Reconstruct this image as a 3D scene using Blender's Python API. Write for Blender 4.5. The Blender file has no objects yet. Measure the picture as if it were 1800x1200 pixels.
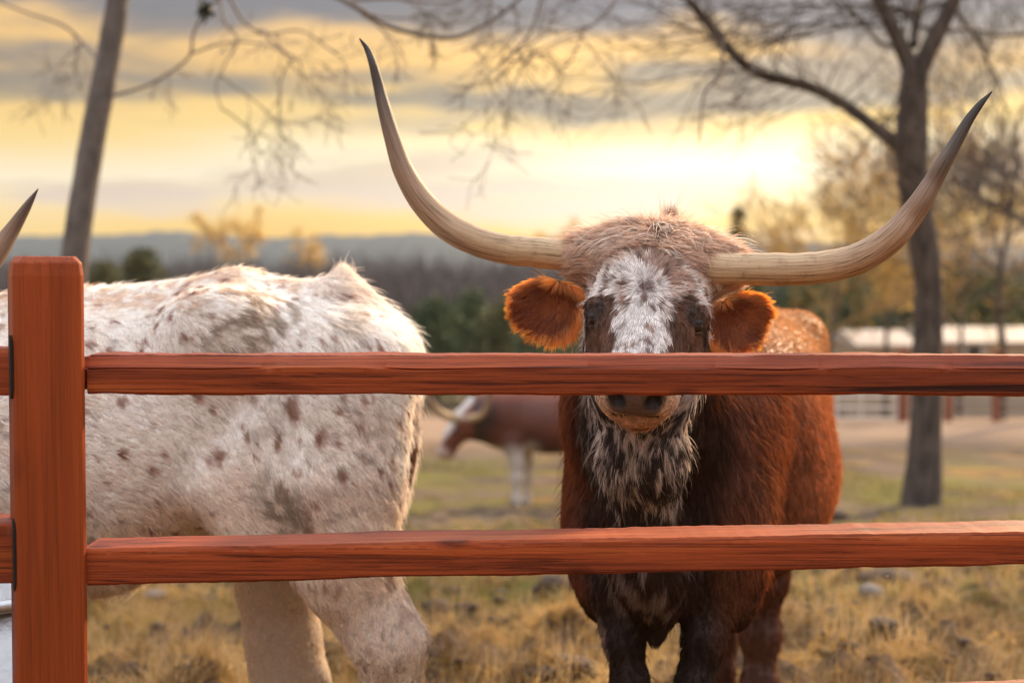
import bpy, math, random
import numpy as np
from mathutils import Vector, Matrix, kdtree
import builtins
R = np.random.default_rng(7)
random.seed(7)
SC = bpy.context.scene
COL = SC.collection

# ------------------------------------------------------------------ camera
CZ = 1.36
PITCH = math.atan(130 / 2500)
cam = bpy.data.cameras.new('camera'); cam_o = bpy.data.objects.new('camera', cam); COL.objects.link(cam_o)
cam.sensor_width = 36; cam.lens = 50; cam.clip_end = 4000; cam.clip_start = 0.05
cam_o.location = (0, 0, CZ); cam_o.rotation_euler = (math.pi / 2 - PITCH, 0, 0)
cam.dof.use_dof = True; cam.dof.focus_distance = 2.52; cam.dof.aperture_fstop = 2.6
SC.camera = cam_o

def at(px, py, d):
    """a point seen at photograph pixel (px, py) that stands d metres in front of the camera"""
    a = (px - 900) / 2500; b = (600 - py) / 2500
    fy, fz = math.cos(PITCH), -math.sin(PITCH); uy, uz = math.sin(PITCH), math.cos(PITCH)
    y = fy + b * uy; z = fz + b * uz
    t = d / y
    return np.array([a * t, d, CZ + z * t])

# ------------------------------------------------------------------ world, sun, exposure
SUN_EL, SUN_AZ = math.radians(25), math.radians(36)      # azimuth clockwise from +Y
w = bpy.data.worlds.new('World'); SC.world = w; w.use_nodes = True
nt = w.node_tree; N = nt.nodes; L = nt.links
for n in list(N): N.remove(n)
def nd(tree, typ, **kw):
    n = tree.nodes.new(typ)
    for k, v in kw.items():
        if k.startswith('i_'):
            key = k[2:]
            key = int(key) if key.isdigit() else key.replace('_', ' ')
            n.inputs[key].default_value = v
        else: setattr(n, k, v)
    return n
def ramp(tree, stops, interp='LINEAR'):
    n = tree.nodes.new('ShaderNodeValToRGB'); cr = n.color_ramp; cr.interpolation = interp
    while len(cr.elements) > 1: cr.elements.remove(cr.elements[-1])
    for i, (p, c) in enumerate(stops):
        e = cr.elements[0] if i == 0 else cr.elements.new(p)
        e.position = p; e.color = (c[0], c[1], c[2], 1) if len(c) == 3 else c
    return n
def lin(r, g, b):
    f = lambda v: (v / 255 / 12.92) if v <= 10 else ((v / 255 + .055) / 1.055) ** 2.4
    return (f(r), f(g), f(b))
sky = nd(nt, 'ShaderNodeTexSky', sky_type='NISHITA', sun_disc=False, sun_elevation=SUN_EL, sun_rotation=SUN_AZ)
tc = nd(nt, 'ShaderNodeTexCoord')
sep = nd(nt, 'ShaderNodeSeparateXYZ'); L.new(tc.outputs['Generated'], sep.inputs[0])
mp = nd(nt, 'ShaderNodeMapping'); mp.inputs['Scale'].default_value = (2.4, 2.4, 26); mp.inputs['Location'].default_value = (3.1, .4, 1.3)
L.new(tc.outputs['Generated'], mp.inputs[0])
n1 = nd(nt, 'ShaderNodeTexNoise', i_Scale=1.0, i_Detail=5.0, i_Roughness=.5); L.new(mp.outputs[0], n1.inputs['Vector'])
mp2 = nd(nt, 'ShaderNodeMapping'); mp2.inputs['Scale'].default_value = (1.3, 1.3, 7); mp2.inputs['Location'].default_value = (1.7, 5.4, .2)
L.new(tc.outputs['Generated'], mp2.inputs[0])
n2 = nd(nt, 'ShaderNodeTexNoise', i_Scale=1.6, i_Detail=4.0); L.new(mp2.outputs[0], n2.inputs['Vector'])
def mth(tree, op, a, b=None, c=None, clamp=False):
    n = tree.nodes.new('ShaderNodeMath'); n.operation = op; n.use_clamp = clamp
    for i, v in enumerate((a, b, c)):
        if v is None: continue
        if isinstance(v, (int, float)): n.inputs[i].default_value = v
        else: tree.links.new(v, n.inputs[i])
    return n.outputs[0]
el = mth(nt, 'ABSOLUTE', sep.outputs['Z'])
d1 = mth(nt, 'MULTIPLY_ADD', n1.outputs['Fac'], .05, -.025)
d2 = mth(nt, 'MULTIPLY_ADD', n2.outputs['Fac'], .055, -.0275)
elw = mth(nt, 'ADD', mth(nt, 'ADD', el, d1), d2)
elw = mth(nt, 'MULTIPLY', elw, 2.5, clamp=True)
# golden light between the clouds, by elevation (sin of elevation * 2.5)
gap = ramp(nt, [(0, lin(250, 188, 72)), (.06, lin(252, 208, 116)), (.11, lin(252, 222, 168)), (.17, lin(255, 238, 206)), (.24, lin(253, 214, 130)),
                (.33, lin(250, 198, 108)), (.42, lin(242, 194, 122)), (.6, lin(205, 196, 186)), (1, lin(205, 205, 208))])
L.new(elw, gap.inputs[0])
cloudc = ramp(nt, [(0, lin(240, 214, 190)), (.13, lin(226, 204, 186)), (.2, lin(224, 200, 168)), (.28, lin(150, 134, 112)), (.36, lin(160, 138, 112)), (.45, lin(130, 122, 122)), (.6, lin(158, 152, 154)), (1, lin(190, 190, 196))])
L.new(elw, cloudc.inputs[0])
mp3 = nd(nt, 'ShaderNodeMapping'); mp3.inputs['Scale'].default_value = (2.6, 2.6, 17); mp3.inputs['Location'].default_value = (.35, 2.2, 7.3); L.new(tc.outputs['Generated'], mp3.inputs[0])
n3 = nd(nt, 'ShaderNodeTexNoise', i_Scale=1.25, i_Detail=7.0, i_Roughness=.56, i_Distortion=.35); L.new(mp3.outputs[0], n3.inputs['Vector'])
band = ramp(nt, [(0, (.26,) * 3), (.10, (.30,) * 3), (.14, (.50,) * 3), (.165, (.34,) * 3), (.20, (.08,) * 3), (.245, (.24,) * 3), (.285, (.60,) * 3), (.33, (.52,) * 3), (.365, (.25,) * 3), (.40, (.36,) * 3), (.45, (.66,) * 3), (.7, (.62,) * 3), (1, (.5,) * 3)])
L.new(elw, band.inputs[0])
cov = mth(nt, 'ADD', mth(nt, 'MULTIPLY_ADD', n3.outputs['Fac'], 3.3, -1.65), band.outputs[0])
cvr = nd(nt, 'ShaderNodeMapRange', interpolation_type='SMOOTHSTEP'); cvr.inputs[1].default_value = .16; cvr.inputs[2].default_value = .62; L.new(cov, cvr.inputs[0])
rp = nd(nt, 'ShaderNodeMix', data_type='RGBA'); L.new(cvr.outputs[0], rp.inputs[0]); L.new(gap.outputs[0], rp.inputs[6]); L.new(cloudc.outputs[0], rp.inputs[7])
# brighter and whiter where the veiled sun stands
sd = (math.cos(.09) * math.sin(.17), math.cos(.09) * math.cos(.17), math.sin(.085))
vd = nd(nt, 'ShaderNodeVectorMath', operation='DOT_PRODUCT'); L.new(tc.outputs['Generated'], vd.inputs[0]); vd.inputs[1].default_value = sd
glow = mth(nt, 'POWER', mth(nt, 'MAXIMUM', vd.outputs['Value'], 0), 45)
up_ = nd(nt, 'ShaderNodeMapRange', interpolation_type='SMOOTHSTEP'); up_.inputs[1].default_value = .22; up_.inputs[2].default_value = .85; up_.inputs[3].default_value = 0; up_.inputs[4].default_value = 2.6
L.new(el, up_.inputs[0])          # an overcast sky is brighter toward the zenith, alike on every side
gm = mth(nt, 'ADD', mth(nt, 'MULTIPLY_ADD', glow, .62, .95), up_.outputs[0])
cl = nd(nt, 'ShaderNodeMix', data_type='RGBA', blend_type='MULTIPLY'); cl.inputs[0].default_value = 1
L.new(rp.outputs[2], cl.inputs[6])
cmb = nd(nt, 'ShaderNodeCombineColor'); L.new(gm, cmb.inputs[0]); L.new(gm, cmb.inputs[1]); L.new(gm, cmb.inputs[2]); L.new(cmb.outputs[0], cl.inputs[7])
b1 = nd(nt, 'ShaderNodeBackground', i_Strength=.10); L.new(sky.outputs[0], b1.inputs[0])
b2 = nd(nt, 'ShaderNodeBackground', i_Strength=.72); L.new(cl.outputs[2], b2.inputs[0])
mx = nd(nt, 'ShaderNodeMixShader'); mx.inputs[0].default_value = .9
L.new(b1.outputs[0], mx.inputs[1]); L.new(b2.outputs[0], mx.inputs[2])
wo = nd(nt, 'ShaderNodeOutputWorld'); L.new(mx.outputs[0], wo.inputs[0])

sun = bpy.data.lights.new('sun', 'SUN'); sun.energy = 5.0; sun.angle = math.radians(5); sun.color = (1, .72, .42)
sun_o = bpy.data.objects.new('sun', sun); COL.objects.link(sun_o)
sv = Vector((math.cos(SUN_EL) * math.sin(SUN_AZ), math.cos(SUN_EL) * math.cos(SUN_AZ), math.sin(SUN_EL)))
sun_o.rotation_euler = (-sv).to_track_quat('-Z', 'Y').to_euler()
SC.view_settings.view_transform = 'Standard'; SC.view_settings.look = 'None'
SC.view_settings.exposure = 0.58; SC.view_settings.gamma = 1; SC.view_settings.use_curve_mapping = False
cy = SC.cycles
cy.use_denoising = True; cy.filter_width = 1.0
try: cy.denoiser = 'OPENIMAGEDENOISE'; cy.denoising_input_passes = 'RGB_ALBEDO_NORMAL'
except Exception: pass
cy.max_bounces = 6; cy.diffuse_bounces = 3; cy.glossy_bounces = 2; cy.transmission_bounces = 4; cy.volume_bounces = 0
cy.sample_clamp_indirect = 4
SC.cycles_curves.shape = 'RIBBONS' if hasattr(SC, 'cycles_curves') else None

# ------------------------------------------------------------------ helpers
def tag(o, label=None, cat=None, group=None, kind=None):
    if label: o['label'] = label
    if cat: o['category'] = cat
    if group: o['group'] = group
    if kind: o['kind'] = kind
    return o
def thing(name, label, cat, loc=(0, 0, 0), group=None):
    o = bpy.data.objects.new(name, None); COL.objects.link(o); o.location = loc; o.empty_display_size = .1
    return tag(o, label, cat, group)
def link(name, data, parent=None, mat=None):
    o = bpy.data.objects.new(name, data); COL.objects.link(o)
    if mat is not None: data.materials.append(mat)
    if parent is not None:
        o.parent = parent
        o.matrix_parent_inverse = Matrix.Translation(-Vector(parent.location))
    return o
def mesh_np(name, V, F, parent=None, mat=None, smooth=True, cols=None, uv=None):
    """V (n,3); F (m,k) ints, all faces of k corners"""
    V = np.asarray(V, np.float32); F = np.asarray(F, np.int32)
    me = bpy.data.meshes.new(name); m, k = F.shape
    me.vertices.add(len(V)); me.vertices.foreach_set('co', V.ravel())
    me.loops.add(m * k); me.loops.foreach_set('vertex_index', F.ravel())
    me.polygons.add(m); me.polygons.foreach_set('loop_start', np.arange(0, m * k, k, dtype=np.int32))
    me.polygons.foreach_set('loop_total', np.full(m, k, np.int32))
    me.polygons.foreach_set('use_smooth', np.full(m, smooth, bool))
    me.update(calc_edges=True)
    if cols is not None:
        a = me.attributes.new('col', 'FLOAT_COLOR', 'POINT'); c4 = np.ones((len(V), 4), np.float32); c4[:, :3] = cols
        a.data.foreach_set('color', c4.ravel())
    if uv is not None:
        u = me.uv_layers.new(name='UVMap'); u.data.foreach_set('uv', np.asarray(uv, np.float32)[F.ravel()].ravel())
    return link(name, me, parent, mat)
class MB:
    def __init__(s): s.v = []; s.f = []
    def add(s, vs, fs):
        o = len(s.v); s.v += [tuple(p) for p in vs]; s.f += [tuple(i + o for i in f) for f in fs]; return s
    def box(s, c, h, rot=None):
        c = Vector(c); vs = []
        for x in (-1, 1):
            for y in (-1, 1):
                for z in (-1, 1):
                    p = Vector((x * h[0], y * h[1], z * h[2]))
                    if rot is not None: p = rot @ p
                    vs.append(c + p)
        return s.add(vs, [(0, 1, 3, 2), (4, 6, 7, 5), (0, 4, 5, 1), (2, 3, 7, 6), (0, 2, 6, 4), (1, 5, 7, 3)])
    def build(s, name, mat, parent=None, smooth=False, bevel=0):
        me = bpy.data.meshes.new(name); me.from_pydata(s.v, [], s.f); me.update()
        for p in me.polygons: p.use_smooth = smooth
        o = link(name, me, parent, mat)
        if bevel:
            b = o.modifiers.new('bevel', 'BEVEL'); b.width = bevel; b.segments = 2; b.limit_method = 'ANGLE'
        return o
def tube(path, radii, n=12, cap=True, up=None, uvs=False):
    """lofted tube along path; returns V, F(quads), UV"""
    P = np.asarray(path, float); m = len(P); T = np.gradient(P, axis=0); T /= np.linalg.norm(T, axis=1)[:, None]
    u = np.array(up if up is not None else (0.13, 0.3, 1.0)); u = u - T[0] * u.dot(T[0]); u /= np.linalg.norm(u)
    V = []; UV = []
    for i in range(m):
        u = u - T[i] * u.dot(T[i]); u /= np.linalg.norm(u); v = np.cross(T[i], u)
        a = np.linspace(0, 2 * np.pi, n, endpoint=False)
        r = radii[i]; r = np.atleast_1d(r)
        V.append(P[i] + np.cos(a)[:, None] * u * r[0] + np.sin(a)[:, None] * v * r[-1])
        UV.append(np.stack([a / (2 * np.pi), np.full(n, i / (m - 1))], 1))
    V = np.concatenate(V); UV = np.concatenate(UV)
    i = np.arange(m - 1)[:, None] * n; j = np.arange(n)[None]; k = (j + 1) % n
    F = np.stack([i + j, i + k, i + n + k, i + n + j], -1).reshape(-1, 4)
    if cap:
        V = np.concatenate([V, P[:1], P[-1:]]); UV = np.concatenate([UV, [[.5, 0]], [[.5, 1]]]); a = len(V) - 2; b = a + 1
        jj = np.arange(n); kk = (jj + 1) % n
        c1 = np.stack([kk, jj, np.full(n, a), np.full(n, a)], 1); c2 = np.stack([jj + (m - 1) * n, kk + (m - 1) * n, np.full(n, b), np.full(n, b)], 1)
        # triangles written as quads by splitting at the midpoint are avoided: keep degenerate-free by using tiny end rings instead
        F = np.concatenate([F])
        V[-2:] = P[[0, -1]]
        return V[:-2], F, UV[:-2]
    return V, F, UV
def spline(pts, n):
    """Catmull-Rom through points (any dimension)"""
    P = np.asarray(pts, float); P = np.vstack([2 * P[0] - P[1], P, 2 * P[-1] - P[-2]])
    m = len(P) - 3; t = np.linspace(0, m - 1e-6, n); i = t.astype(int); f = (t - i)[:, None]
    p0, p1, p2, p3 = P[i], P[i + 1], P[i + 2], P[i + 3]
    return .5 * (2 * p1 + (p2 - p0) * f + (2 * p0 - 5 * p1 + 4 * p2 - p3) * f ** 2 + (3 * p1 - p0 - 3 * p2 + p3) * f ** 3)
def segs_mesh(S, sides=4):
    """S: list of (p0, p1, r0, r1) -> V, F of open frusta"""
    A = np.array([s[0] for s in S], float); B = np.array([s[1] for s in S], float)
    r0 = np.array([s[2] for s in S]); r1 = np.array([s[3] for s in S])
    T = B - A; T /= np.linalg.norm(T, axis=1)[:, None] + 1e-9
    ref = np.where(np.abs(T[:, 2:3]) > .9, np.array([[1., 0, 0]]), np.array([[0, 0, 1.]]))
    U = np.cross(T, ref); U /= np.linalg.norm(U, axis=1)[:, None]; W = np.cross(T, U)
    a = np.linspace(0, 2 * np.pi, sides, endpoint=False)
    ring = np.cos(a)[None, :, None] * U[:, None] + np.sin(a)[None, :, None] * W[:, None]
    V = np.concatenate([A[:, None] + ring * r0[:, None, None], B[:, None] + ring * r1[:, None, None]], 1)
    n = len(S); base = (np.arange(n) * 2 * sides)[:, None]; j = np.arange(sides)[None]; k = (j + 1) % sides
    F = np.stack([base + j, base + k, base + sides + k, base + sides + j], -1).reshape(-1, 4)
    return V.reshape(-1, 3), F
# value noise ------------------------------------------------------
def _h(i, j, k, s):
    n = (i * 374761393 + j * 668265263 + k * 2147483647 % 1000003 * 69069 + k * 1274126177 + s * 362437) & 0xffffffff
    n = ((n ^ (n >> 13)) * 1274126177) & 0xffffffff
    return ((n ^ (n >> 16)) & 0xffff) / 65535.0
def vnoise(P, scale, seed=0):
    Q = np.asarray(P, float) * scale; I = np.floor(Q).astype(np.int64); f = Q - I; f = f * f * (3 - 2 * f)
    x, y, z = f[..., 0], f[..., 1], f[..., 2]; i, j, k = I[..., 0], I[..., 1], I[..., 2]
    g = lambda a, b, c: _h(i + a, j + b, k + c, seed)
    c00 = g(0, 0, 0) * (1 - x) + g(1, 0, 0) * x; c10 = g(0, 1, 0) * (1 - x) + g(1, 1, 0) * x
    c01 = g(0, 0, 1) * (1 - x) + g(1, 0, 1) * x; c11 = g(0, 1, 1) * (1 - x) + g(1, 1, 1) * x
    return (c00 * (1 - y) + c10 * y) * (1 - z) + (c01 * (1 - y) + c11 * y) * z
def fbm(P, scale, oct=3, seed=0):
    s = 0; a = 1; t = 0
    for o in range(oct): s = s + a * vnoise(P, scale * 2 ** o, seed + o * 17); t += a; a *= .5
    return s / t
def sst(a, b, x): t = np.clip((x - a) / (b - a), 0, 1); return t * t * (3 - 2 * t)
def mixc(c1, c2, f): return c1 * (1 - f[..., None]) + np.asarray(c2) * f[..., None]

# ------------------------------------------------------------------ materials
def new_mat(name):
    m = bpy.data.materials.new(name); m.use_nodes = True
    t = m.node_tree; b = t.nodes['Principled BSDF']; return m, t, b
def simple(name, col, rough=.7, metal=0, nscale=0, col2=None, bump=0, bscale=None, coord='Object', vscale=(1, 1, 1), detail=5):
    m, t, b = new_mat(name); b.inputs['Roughness'].default_value = rough; b.inputs['Metallic'].default_value = metal
    b.inputs['Base Color'].default_value = (*col, 1)
    if nscale:
        c = nd(t, 'ShaderNodeTexCoord'); p = nd(t, 'ShaderNodeMapping'); p.inputs['Scale'].default_value = vscale
        t.links.new(c.outputs[coord], p.inputs[0])
        n = nd(t, 'ShaderNodeTexNoise', i_Scale=nscale, i_Detail=float(detail)); t.links.new(p.outputs[0], n.inputs['Vector'])
        r = ramp(t, [(.32, col), (.68, col2 or col)]); t.links.new(n.outputs['Fac'], r.inputs[0]); t.links.new(r.outputs[0], b.inputs['Base Color'])
        if bump:
            n3 = nd(t, 'ShaderNodeTexNoise', i_Scale=bscale or nscale * 3, i_Detail=6.0); t.links.new(p.outputs[0], n3.inputs['Vector'])
            bp = nd(t, 'ShaderNodeBump', i_Strength=bump, i_Distance=.02); t.links.new(n3.outputs['Fac'], bp.inputs['Height']); t.links.new(bp.outputs[0], b.inputs['Normal'])
    return m
def fur_mat(name, trans=.35, gloss=.06):
    """strand shader: colour comes from each strand's own pigment attribute"""
    m = bpy.data.materials.new(name); m.use_nodes = True; t = m.node_tree
    for n in list(t.nodes): t.nodes.remove(n)
    at_ = nd(t, 'ShaderNodeAttribute', attribute_name='col')
    df = nd(t, 'ShaderNodeBsdfDiffuse'); tr = nd(t, 'ShaderNodeBsdfTranslucent'); gl = nd(t, 'ShaderNodeBsdfGlossy', i_Roughness=.45)
    hs = nd(t, 'ShaderNodeHueSaturation', i_Saturation=1.15, i_Value=1.5); t.links.new(at_.outputs['Color'], hs.inputs['Color'])
    t.links.new(at_.outputs['Color'], df.inputs[0]); t.links.new(hs.outputs[0], tr.inputs[0])
    m1 = nd(t, 'ShaderNodeMixShader'); m1.inputs[0].default_value = trans; t.links.new(df.outputs[0], m1.inputs[1]); t.links.new(tr.outputs[0], m1.inputs[2])
    m2 = nd(t, 'ShaderNodeMixShader'); m2.inputs[0].default_value = gloss; t.links.new(m1.outputs[0], m2.inputs[1]); t.links.new(gl.outputs[0], m2.inputs[2])
    o = nd(t, 'ShaderNodeOutputMaterial'); t.links.new(m2.outputs[0], o.inputs[0]); return m
def skin_mat(name, rough=.65):
    m, t, b = new_mat(name); a = nd(t, 'ShaderNodeAttribute', attribute_name='col')
    n = nd(t, 'ShaderNodeTexNoise', i_Scale=160.0, i_Detail=3.0); c = nd(t, 'ShaderNodeTexCoord'); t.links.new(c.outputs['Object'], n.inputs['Vector'])
    r = ramp(t, [(.3, (.72, .72, .72)), (.7, (1, 1, 1))]); t.links.new(n.outputs['Fac'], r.inputs[0])
    mm = nd(t, 'ShaderNodeMix', data_type='RGBA', blend_type='MULTIPLY'); mm.inputs[0].default_value = 1
    t.links.new(a.outputs['Color'], mm.inputs[6]); t.links.new(r.outputs[0], mm.inputs[7]); t.links.new(mm.outputs[2], b.inputs['Base Color'])
    b.inputs['Roughness'].default_value = rough
    bp = nd(t, 'ShaderNodeBump', i_Strength=.4, i_Distance=.004); t.links.new(n.outputs['Fac'], bp.inputs['Height']); t.links.new(bp.outputs[0], b.inputs['Normal'])
    return m

# ================================================================== ground, hills, far wood
GY = np.array([-60, 0, 3.2, 4.5, 8, 13, 26, 45, 100, 300, 620, 900])
GZ = np.array([0., 0, 0, -.04, -.38, -.82, -1.45, -3.4, -6, -9, -9, -9])
def ground_z(x, y, detail=True):
    x = np.asarray(x, float); y = np.asarray(y, float)
    z = np.interp(y, GY, GZ)
    z = (z + np.interp(y - .8, GY, GZ) + np.interp(y + .8, GY, GZ)) / 3
    if detail:
        P = np.stack([x, y, 0 * x], -1); near = np.clip(1 - (y - 4) / 40, 0, 1)
        z = z + near * ((fbm(P, .9, 2, 3) - .5) * .10)
        nn = np.clip(1 - (np.hypot(x - .3, y - 5) - 3) / 7, 0, 1)
        z = z + nn * (np.maximum(fbm(P, 5, 3, 9) - .5, -.1) * .30 + np.maximum(vnoise(P, 13, 5) - .56, 0) * .20)
    return z
xs = np.sinh(np.linspace(-5.9, 5.9, 330)); xs = xs / xs.max() * 420
xs = np.sort(np.concatenate([xs[np.abs(xs) > 3.6], np.linspace(-3.6, 3.6, 190)])) + .2
ys = np.concatenate([np.linspace(-60, 2.5, 14), np.linspace(2.6, 9, 190), 9 + 890 * (np.linspace(0.001, 1, 150) ** 3.2)])
XX, YY = np.meshgrid(xs, ys); ZZ = ground_z(XX, YY)
nx = len(xs); ny = len(ys); I = (np.arange(ny - 1)[:, None] * nx + np.arange(nx - 1)[None])
F = np.stack([I, I + 1, I + nx + 1, I + nx], -1).reshape(-1, 4)
mg, t, b = new_mat('pasture soil and grass'); b.inputs['Roughness'].default_value = .95; b.inputs['Specular IOR Level'].default_value = .1
c = nd(t, 'ShaderNodeTexCoord'); sp = nd(t, 'ShaderNodeSeparateXYZ'); t.links.new(c.outputs['Object'], sp.inputs[0])
def nz(scale, detail=5.0, vs=(1, 1, 1), rough=.55):
    p = nd(t, 'ShaderNodeMapping'); p.inputs['Scale'].default_value = vs; t.links.new(c.outputs['Object'], p.inputs[0])
    n = nd(t, 'ShaderNodeTexNoise', i_Scale=scale, i_Detail=detail, i_Roughness=rough); t.links.new(p.outputs[0], n.inputs['Vector']); return n.outputs['Fac']
def mixn(f, a, bb):
    m_ = nd(t, 'ShaderNodeMix', data_type='RGBA')
    t.links.new(f, m_.inputs[0])
    for s_, v in ((6, a), (7, bb)):
        if isinstance(v, tuple): m_.inputs[s_].default_value = (*v, 1)
        else: t.links.new(v, m_.inputs[s_])
    return m_.outputs[2]
def rng(v, a, bb): 
    r_ = nd(t, 'ShaderNodeMapRange'); r_.inputs[1].default_value = a; r_.inputs[2].default_value = bb; t.links.new(v, r_.inputs[0]); return r_.outputs[0]
soil = mixn(rng(nz(7, 9.0, rough=.7), .35, .65), (.030, .020, .015), (.17, .108, .07))
straw = mixn(nz(22, 6.0, (1, 2.2, 1)), (.15, .085, .028), (.38, .23, .07))
base = mixn(rng(nz(2.2, 8.0, rough=.72), .44, .56), soil, straw)
green = mixn(nz(14, 5.0), (.085, .080, .022), (.21, .18, .05))
path = mixn(nz(1.1, 6.0), (.24, .16, .11), (.36, .255, .18))
midd = mixn(rng(nz(1.7, 8.0, rough=.7), .35, .65), (.060, .042, .032), (.20, .142, .102))
base = mixn(mth(t, 'MULTIPLY', rng(sp.outputs[1], 6.5, 9), rng(nz(.8, 5.0, (1, 1.5, 1)), .40, .52)), base, midd)
pm = mth(t, 'MULTIPLY', rng(mth(t, 'ADD', sp.outputs[1], mth(t, 'MULTIPLY', nz(.5), 5.0)), 21, 24.5), rng(sp.outputs[1], 48, 42))
gmask = mth(t, 'MULTIPLY', rng(nz(.62, 6.0, (1, 1.7, 1), .65), .485, .60), mth(t, 'MULTIPLY', rng(sp.outputs[1], 5.4, 7.0), rng(sp.outputs[1], 20, 16)))
base = mixn(gmask, base, green)
base = mixn(pm, base, path)
far = mixn(nz(.08), (.10, .085, .05), (.15, .12, .07))
base = mixn(rng(sp.outputs[1], 50, 65), base, far)
t.links.new(base, b.inputs['Base Color'])
bp = nd(t, 'ShaderNodeBump', i_Strength=.7, i_Distance=.04); t.links.new(nz(30, 6.0), bp.inputs['Height']); t.links.new(bp.outputs[0], b.inputs['Normal'])
tag(mesh_np('ground', np.stack([XX, YY, ZZ], -1).reshape(-1, 3), F, mat=mg), kind='structure')

# distant ridge with a lumpy wooded crest
hx = np.linspace(-560, 560, 420); prof = np.array([0, .35, .7, .9, 1.0, .8])
hy = np.array([640, 690, 740, 780, 800, 900.])
PX = np.stack([hx, 0 * hx, 0 * hx], -1)
crest = np.interp(hx, [-560, -300, -100, 40, 120, 300, 560], [21, 20.5, 20, 18.5, 17, 14.5, 14]) + (fbm(PX, .02, 2, 4) - .5) * 4 + (fbm(PX, .16, 3, 8) - .5) * 2.6
HZ = -9 + prof[:, None] * (crest + 9)[None]
HX, HY = np.meshgrid(hx, hy)
HZ = HZ + (vnoise(np.stack([HX, HY, 0 * HX], -1), .07, 6) - .5) * 2 * (prof[:, None] < 1) * (prof[:, None] > .1)
nx = len(hx); I = (np.arange(len(hy) - 1)[:, None] * nx + np.arange(nx - 1)[None])
F = np.stack([I, I + 1, I + nx + 1, I + nx], -1).reshape(-1, 4)
mh = simple('winter wooded ridge', (.026, .040, .050), .95, nscale=.05, col2=(.045, .055, .06), bump=.6, bscale=.3)  # blue of the distant air put into the ridge colour
tag(mesh_np('hills', np.stack([HX, HY, HZ], -1).reshape(-1, 3), F, mat=mh), kind='structure')

# leafless wood between the paddock and the ridge: one mass of thin trunks and twigs
def cheap_wood(n, y0, y1, top_px, h):
    A = []
    y = R.uniform(y0, y1, n); x = R.uniform(-.62, .62, n) * y
    for i in range(n):
        g = float(np.interp(y[i], GY, GZ)); top = CZ + (470 - top_px - R.uniform(-6, 26)) * y[i] / 2500
        hh = max(top - g, 3.0); p = np.array([x[i], y[i], g]); wd = .10 + .1 * R.random()
        A.append((p, p + [R.normal(0, .4), 0, hh * .62], wd, wd * .6))
        for k in range(11):
            a = R.uniform(0, 6.28); s = p + [0, 0, hh * R.uniform(.25, .62)]
            q = s + np.array([math.cos(a) * R.uniform(.4, 2.2), math.sin(a) * R.uniform(.4, 2.2), 0]) + [0, 0, min(hh * R.uniform(.15, .45), p[2] + hh - s[2])]
            A.append((s, q, .09, .03))
    return A
S = cheap_wood(900, 95, 150, 452, 8) + cheap_wood(1500, 150, 300, 434, 10)
V, F = segs_mesh(S, 3)
mw = simple('bare winter bark', (.100, .080, .078), .9, nscale=.08, col2=(.14, .112, .104), coord='Object')
tag(mesh_np('bare_woods', V, F, mat=mw, smooth=False), kind='stuff')

# ================================================================== trees
def grow(S, p, d, length, r, depth, spread=.7, wander=.16, up=.06, kids=3, taper=.62, steps=5, rmin=.003):
    p = np.array(p, float); d = np.array(d, float) / np.linalg.norm(d); st = length / steps; r0 = r
    for i in range(steps):
        d = d + R.normal(0, wander, 3) + np.array([0, 0, up]); d /= np.linalg.norm(d)
        q = p + d * st; r1 = max(r0 * (1 - (1 - taper) / steps), rmin); S.append((p.copy(), q.copy(), r0, r1)); p = q; r0 = r1
        if depth > 0 and i >= 1:
            for _ in range(1 if R.random() < kids / steps * 1.2 else 0):
                o = R.normal(0, 1, 3); o -= d * o.dot(d); o /= np.linalg.norm(o)
                grow(S, p, d + o * spread * R.uniform(.7, 1.4), length * R.uniform(.5, .8), max(r0 * .6, rmin), depth - 1, spread, wander, up, kids, taper, steps, rmin)
    if depth > 0:
        for _ in range(2):
            o = R.normal(0, 1, 3); o -= d * o.dot(d); o /= np.linalg.norm(o)
            grow(S, p, d + o * spread * .6, length * R.uniform(.55, .8), max(r0 * .8, rmin), depth - 1, spread, wander, up, kids, taper, steps, rmin)
bark = simple('grey brown bark', (.045, .034, .028), .95, nscale=16, col2=(.13, .10, .085), bump=1.0, vscale=(1, 1, .3))
bark_grey = simple('smooth grey bark', (.10, .085, .08), .95, nscale=12, col2=(.19, .165, .155), bump=.8, vscale=(1, 1, .5))
twig_gold = simple('sunlit twig bark', (.44, .28, .09), .8, nscale=3, col2=(.30, .18, .06))  # backlit golden glow put into the bark colour
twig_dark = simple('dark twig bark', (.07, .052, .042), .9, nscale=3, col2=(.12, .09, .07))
twig_grey = simple('pale grey twig bark', (.16, .135, .12), .9, nscale=3, col2=(.24, .2, .175))
def trunk_part(root, name, pts, radii, mat, n=14, m=40, rough=.05):
    P = spline(pts, m); r = np.interp(np.linspace(0, 1, m), np.linspace(0, 1, len(radii)), radii)
    V, F, UV = tube(P, r, n)
    c_ = np.repeat(P, n, 0); V = c_ + (V - c_) * (1 + rough * 4 * (fbm(V, 7, 3, 5) - .5))[:, None]
    return mesh_np(name, V, F, root, mat)
def twigs_part(root, S, mat, name='crown', sides=3):
    V, F = segs_mesh(S, sides); return mesh_np(name, V, F, root, mat)

leaf_gold, t, b = new_mat('golden glow leaf'); b.inputs['Base Color'].default_value = (.42, .25, .06, 1)  # leaf colour carries the golden glow of backlit twigs
tl_ = nd(t, 'ShaderNodeBsdfTranslucent'); tl_.inputs[0].default_value = (1.0, .68, .17, 1); ms = nd(t, 'ShaderNodeMixShader'); ms.inputs[0].default_value = .65
t.links.new(b.outputs[0], ms.inputs[1]); t.links.new(tl_.outputs[0], ms.inputs[2]); t.links.new(ms.outputs[0], t.nodes['Material Output'].inputs[0])
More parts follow.
